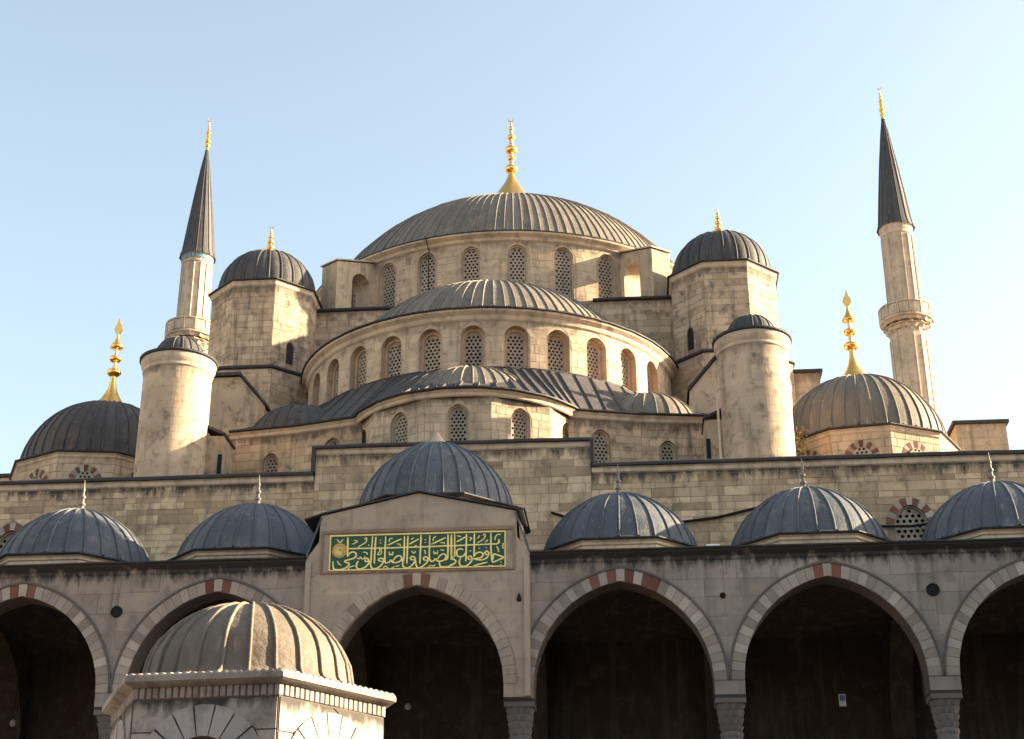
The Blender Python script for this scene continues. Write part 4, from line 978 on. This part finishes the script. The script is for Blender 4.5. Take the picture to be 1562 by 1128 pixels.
# ------------------------------------------------------------------ the other three sides of the courtyard (outside the frame)
def side_arcade(fx, fy, ang, n, label):
    th = thing('side_arcade', (fx, fy, 0), label, 'arcade')
    f = Flat(fx, fy, ang); w = 5.35; ln = n * w / 2
    mb = MB(); wall(mb, f, -ln, ln, 9.6, 13.4, [Arch((k + .5) * w - ln, 2.3, 9.6, 9.96, .17) for k in range(n)], .8)
    for (u0, u1, d0, d1, z0_, z1_) in ((-ln - 7, ln + 7, -7.9, -7.3, 0, 14.2), (-ln - 7, ln + 7, -7.3, -.02, 13.42, 13.6)):
        P = [f(u, z, d) for z in (z0_, z1_) for u, d in ((u0, d0), (u1, d0), (u1, d1), (u0, d1))]
        mb.add(P, [(0, 1, 2, 3), (4, 5, 6, 7), (0, 1, 5, 4), (1, 2, 6, 5), (2, 3, 7, 6), (3, 0, 4, 7)])
    mb.link('wall', M_ARC, th)
    for k in range(n + 1):
        x, y, z = f(k * w - ln, 0, -.42); cc = place('column', CM['shaft'], (x, y, 0), R(ang), th)
        for n_ in ('capital', 'abacus', 'base'): place(n_, CM[n_], (x, y, 0), R(ang), cc)
    for k in range(n):
        x, y, z = f((k + .5) * w - ln, 0, -3.7); MB().lathe(cap_prof(2.3, 1.25, 14.0, 8, [(2.6, 13.6), (2.6, 13.95)]), (x, y, 0), 24).link('dome', M_LEADB, th, True)
side_arcade(34.0, -21.3, -90, 8, 'right-hand courtyard arcade outside the picture')
side_arcade(-34.0, -21.3, 90, 8, 'left-hand courtyard arcade outside the picture')
side_arcade(0, -43, 180, 13, 'courtyard arcade behind the viewer')

# ------------------------------------------------------------------ ablution fountain
YF = -17.25
fo = thing('ablution_fountain', (0, YF, 0), 'hexagonal marble fountain kiosk with ribbed lead dome in the courtyard', 'fountain')
RF = 2.06; apf = RF * cos(pi / 6); hf = RF / 2; ROT = 26
for k in range(6):
    a = ROT - 30 + 60 * k; f = Flat(apf * sin(R(a)), YF - apf * cos(R(a)), a)
    o = Arch(0, .47, .9, 4.885, .0); mb = MB(); wall(mb, f, -hf, hf, .3, 6.05, [o], .26)
    mb.link('wall', M_FJ, fo)
    oo = Arch(0, .5 + .42, .9, 4.55, .12)
    voussoirs(fo, f, o, .42, 9, lambda i, n: M_FV, .036, .016)
    stones(fo, f, -hf + .01, hf - .01, 3.0, 5.86, .46, .6, 1.1, M_FONT, [o], .435, proud=.012, gap=.01, c=.005)
    # cornice row of small upright stones
    nb = 22
    for i in range(nb):
        ua, ub = -hf * 1.02 + 2.04 * hf * i / nb, -hf * 1.02 + 2.04 * hf * (i + 1) / nb
        V, F = block(f, ua + .006, ub - .006, 5.87, 6.035, .02 + random.uniform(-.005, .005), .012, 0.0); link('cornice_stone', V, F, M_FEAVE, fo)
    # eave slab with scalloped edge
    R2 = 2.24; ap2 = R2 * cos(pi / 6); h2 = R2 / 2; fe = Flat(ap2 * sin(R(a)), YF - ap2 * cos(R(a)), a)
    n = 120; V = []; F = []
    for i in range(n + 1):
        u = -h2 + 2 * h2 * i / n; sc = abs(sin(pi * 20 * i / n)) * .03
        V += [fe(u * (1 - .08), 6.03, -.14), fe(u * .985, 6.06, -.05), fe(u, 6.09, 0), fe(u, 6.15 + sc * .6, 0), fe(u * .99, 6.18 + sc, -.02), fe(u * .83, 6.235, -.34)]
    for i in range(n):
        for j in range(5): F.append((i * 6 + j, i * 6 + 6 + j, i * 6 + 7 + j, i * 6 + 1 + j))
    link('eave', V, F, M_FEAVE, fo)
mb = MB(); mb.prism(poly(0, YF, 2.5, 6, ROT), 0.004, .3); mb.prism(poly(0, YF, 1.5, 6, ROT), .3, 1.6); mb.link('basin', M_FONT, fo)
prof = [(1.74, 6.20), (1.64, 6.235), (1.56, 6.29), (1.51, 6.38)] + [(1.49 * cos(R(q)), 6.44 + 1.14 * sin(R(q))) for q in (4, 12, 20, 28, 36, 44, 52, 60, 68, 76, 84)] + [(.02, 7.58)]
dome(fo, 0, YF, prof, 26, .05, .042, m=M_LEADF, laps=(.38,))
MB().lathe([(.12, 7.56), (.1, 7.6), (.03, 7.63), (.004, 7.635)], (0, YF, 0), 12).link('apex_cap', M_LEADF, fo, True)

# ------------------------------------------------------------------ small things
t = thing('notice_board', (11.7, 6.2, 10.3), 'small white and blue notice board hanging in the dark right-hand arch', 'sign')
MB().box(11.6, 11.8, 6.2, 6.23, 10.45, 10.8).link('board', M_WHITE, t); MB().box(11.62, 11.78, 6.19, 6.198, 10.6, 10.77).link('print', M_BLUE, t); MB().box(11.69, 11.71, 6.2, 6.22, 10.8, 12.8).link('hanger', M_IRON, t)
for x, y, z, lab in ((-12.67, 5, 10.19, 'small pale lantern in the dark arch at the far left'), (-.99, 5.5, 10.55, 'small pale lantern in the dark central arch')):
    t = thing('lantern', (x, y, z), lab, 'lantern')
    MB().lathe([(.02, .1), (.08, .06), (.1, 0), (.08, -.08), (.03, -.11)], (x, y, z), 14).link('globe', M_LAMP, t, True); MB().box(x - .008, x + .008, y - .008, y + .008, z + .1, 12.8).link('chain', M_IRON, t)
t = thing('roof_box', (7.95, 1.2, 13.55), 'small pale box on the portico roof between two right-hand domes', 'box')
MB().box(7.78, 8.08, 1.1, 1.4, 13.56, 13.86).link('body', M_TRIM, t); MB().box(7.75, 8.11, 1.07, 1.43, 13.862, 13.9).link('lid', M_WHITE, t)
for P, lab in (([(3.2, 7.2, 16.95), (4.2, 7.2, 16.6), (5, 7.2, 16.4)], 'dark cable strung on the wall right of the portal dome'), ([(7.2, 7.2, 16.5), (8.4, 7.2, 16.62), (9.9, 7.2, 16.95)], 'dark cable on the wall between two right-hand portico domes'),
               ([(12.9, 7.2, 16.2), (14.4, 7.15, 16.15), (15.6, 7.2, 16.3)], 'dark cable crossing the pierced wall window at the right')):
    tag(MB().tube(P, .045, 6).link('cable', M_IRON), lab, 'cable')
sh = thing('shrub', (11.65, 11.6, 18.5), 'dry pale shrub growing on the roof beside the right round turret', 'shrub')
MB().tube([(11.65, 11.6, 18.48), (11.6, 11.6, 19.4), (11.7, 11.55, 20.6)], .035, 5).link('stem', M_WOOD, sh)
V = []; F = []
for i in range(420):
    c = Vector((11.62 + random.gauss(0, .17), 11.55 + random.gauss(0, .15), random.uniform(18.9, 21.15))); a = Vector([random.gauss(0, 1) for _ in range(3)]).normalized() * .09; b = a.cross(Vector([random.gauss(0, 1) for _ in range(3)])).normalized() * .045
    n = len(V); V += [c - a, c + b, c + a, c - b]; F.append((n, n + 1, n + 2, n + 3))
link('leaves', V, F, M_LEAF, sh)
fo.location.z -= .045
flush_stuff()
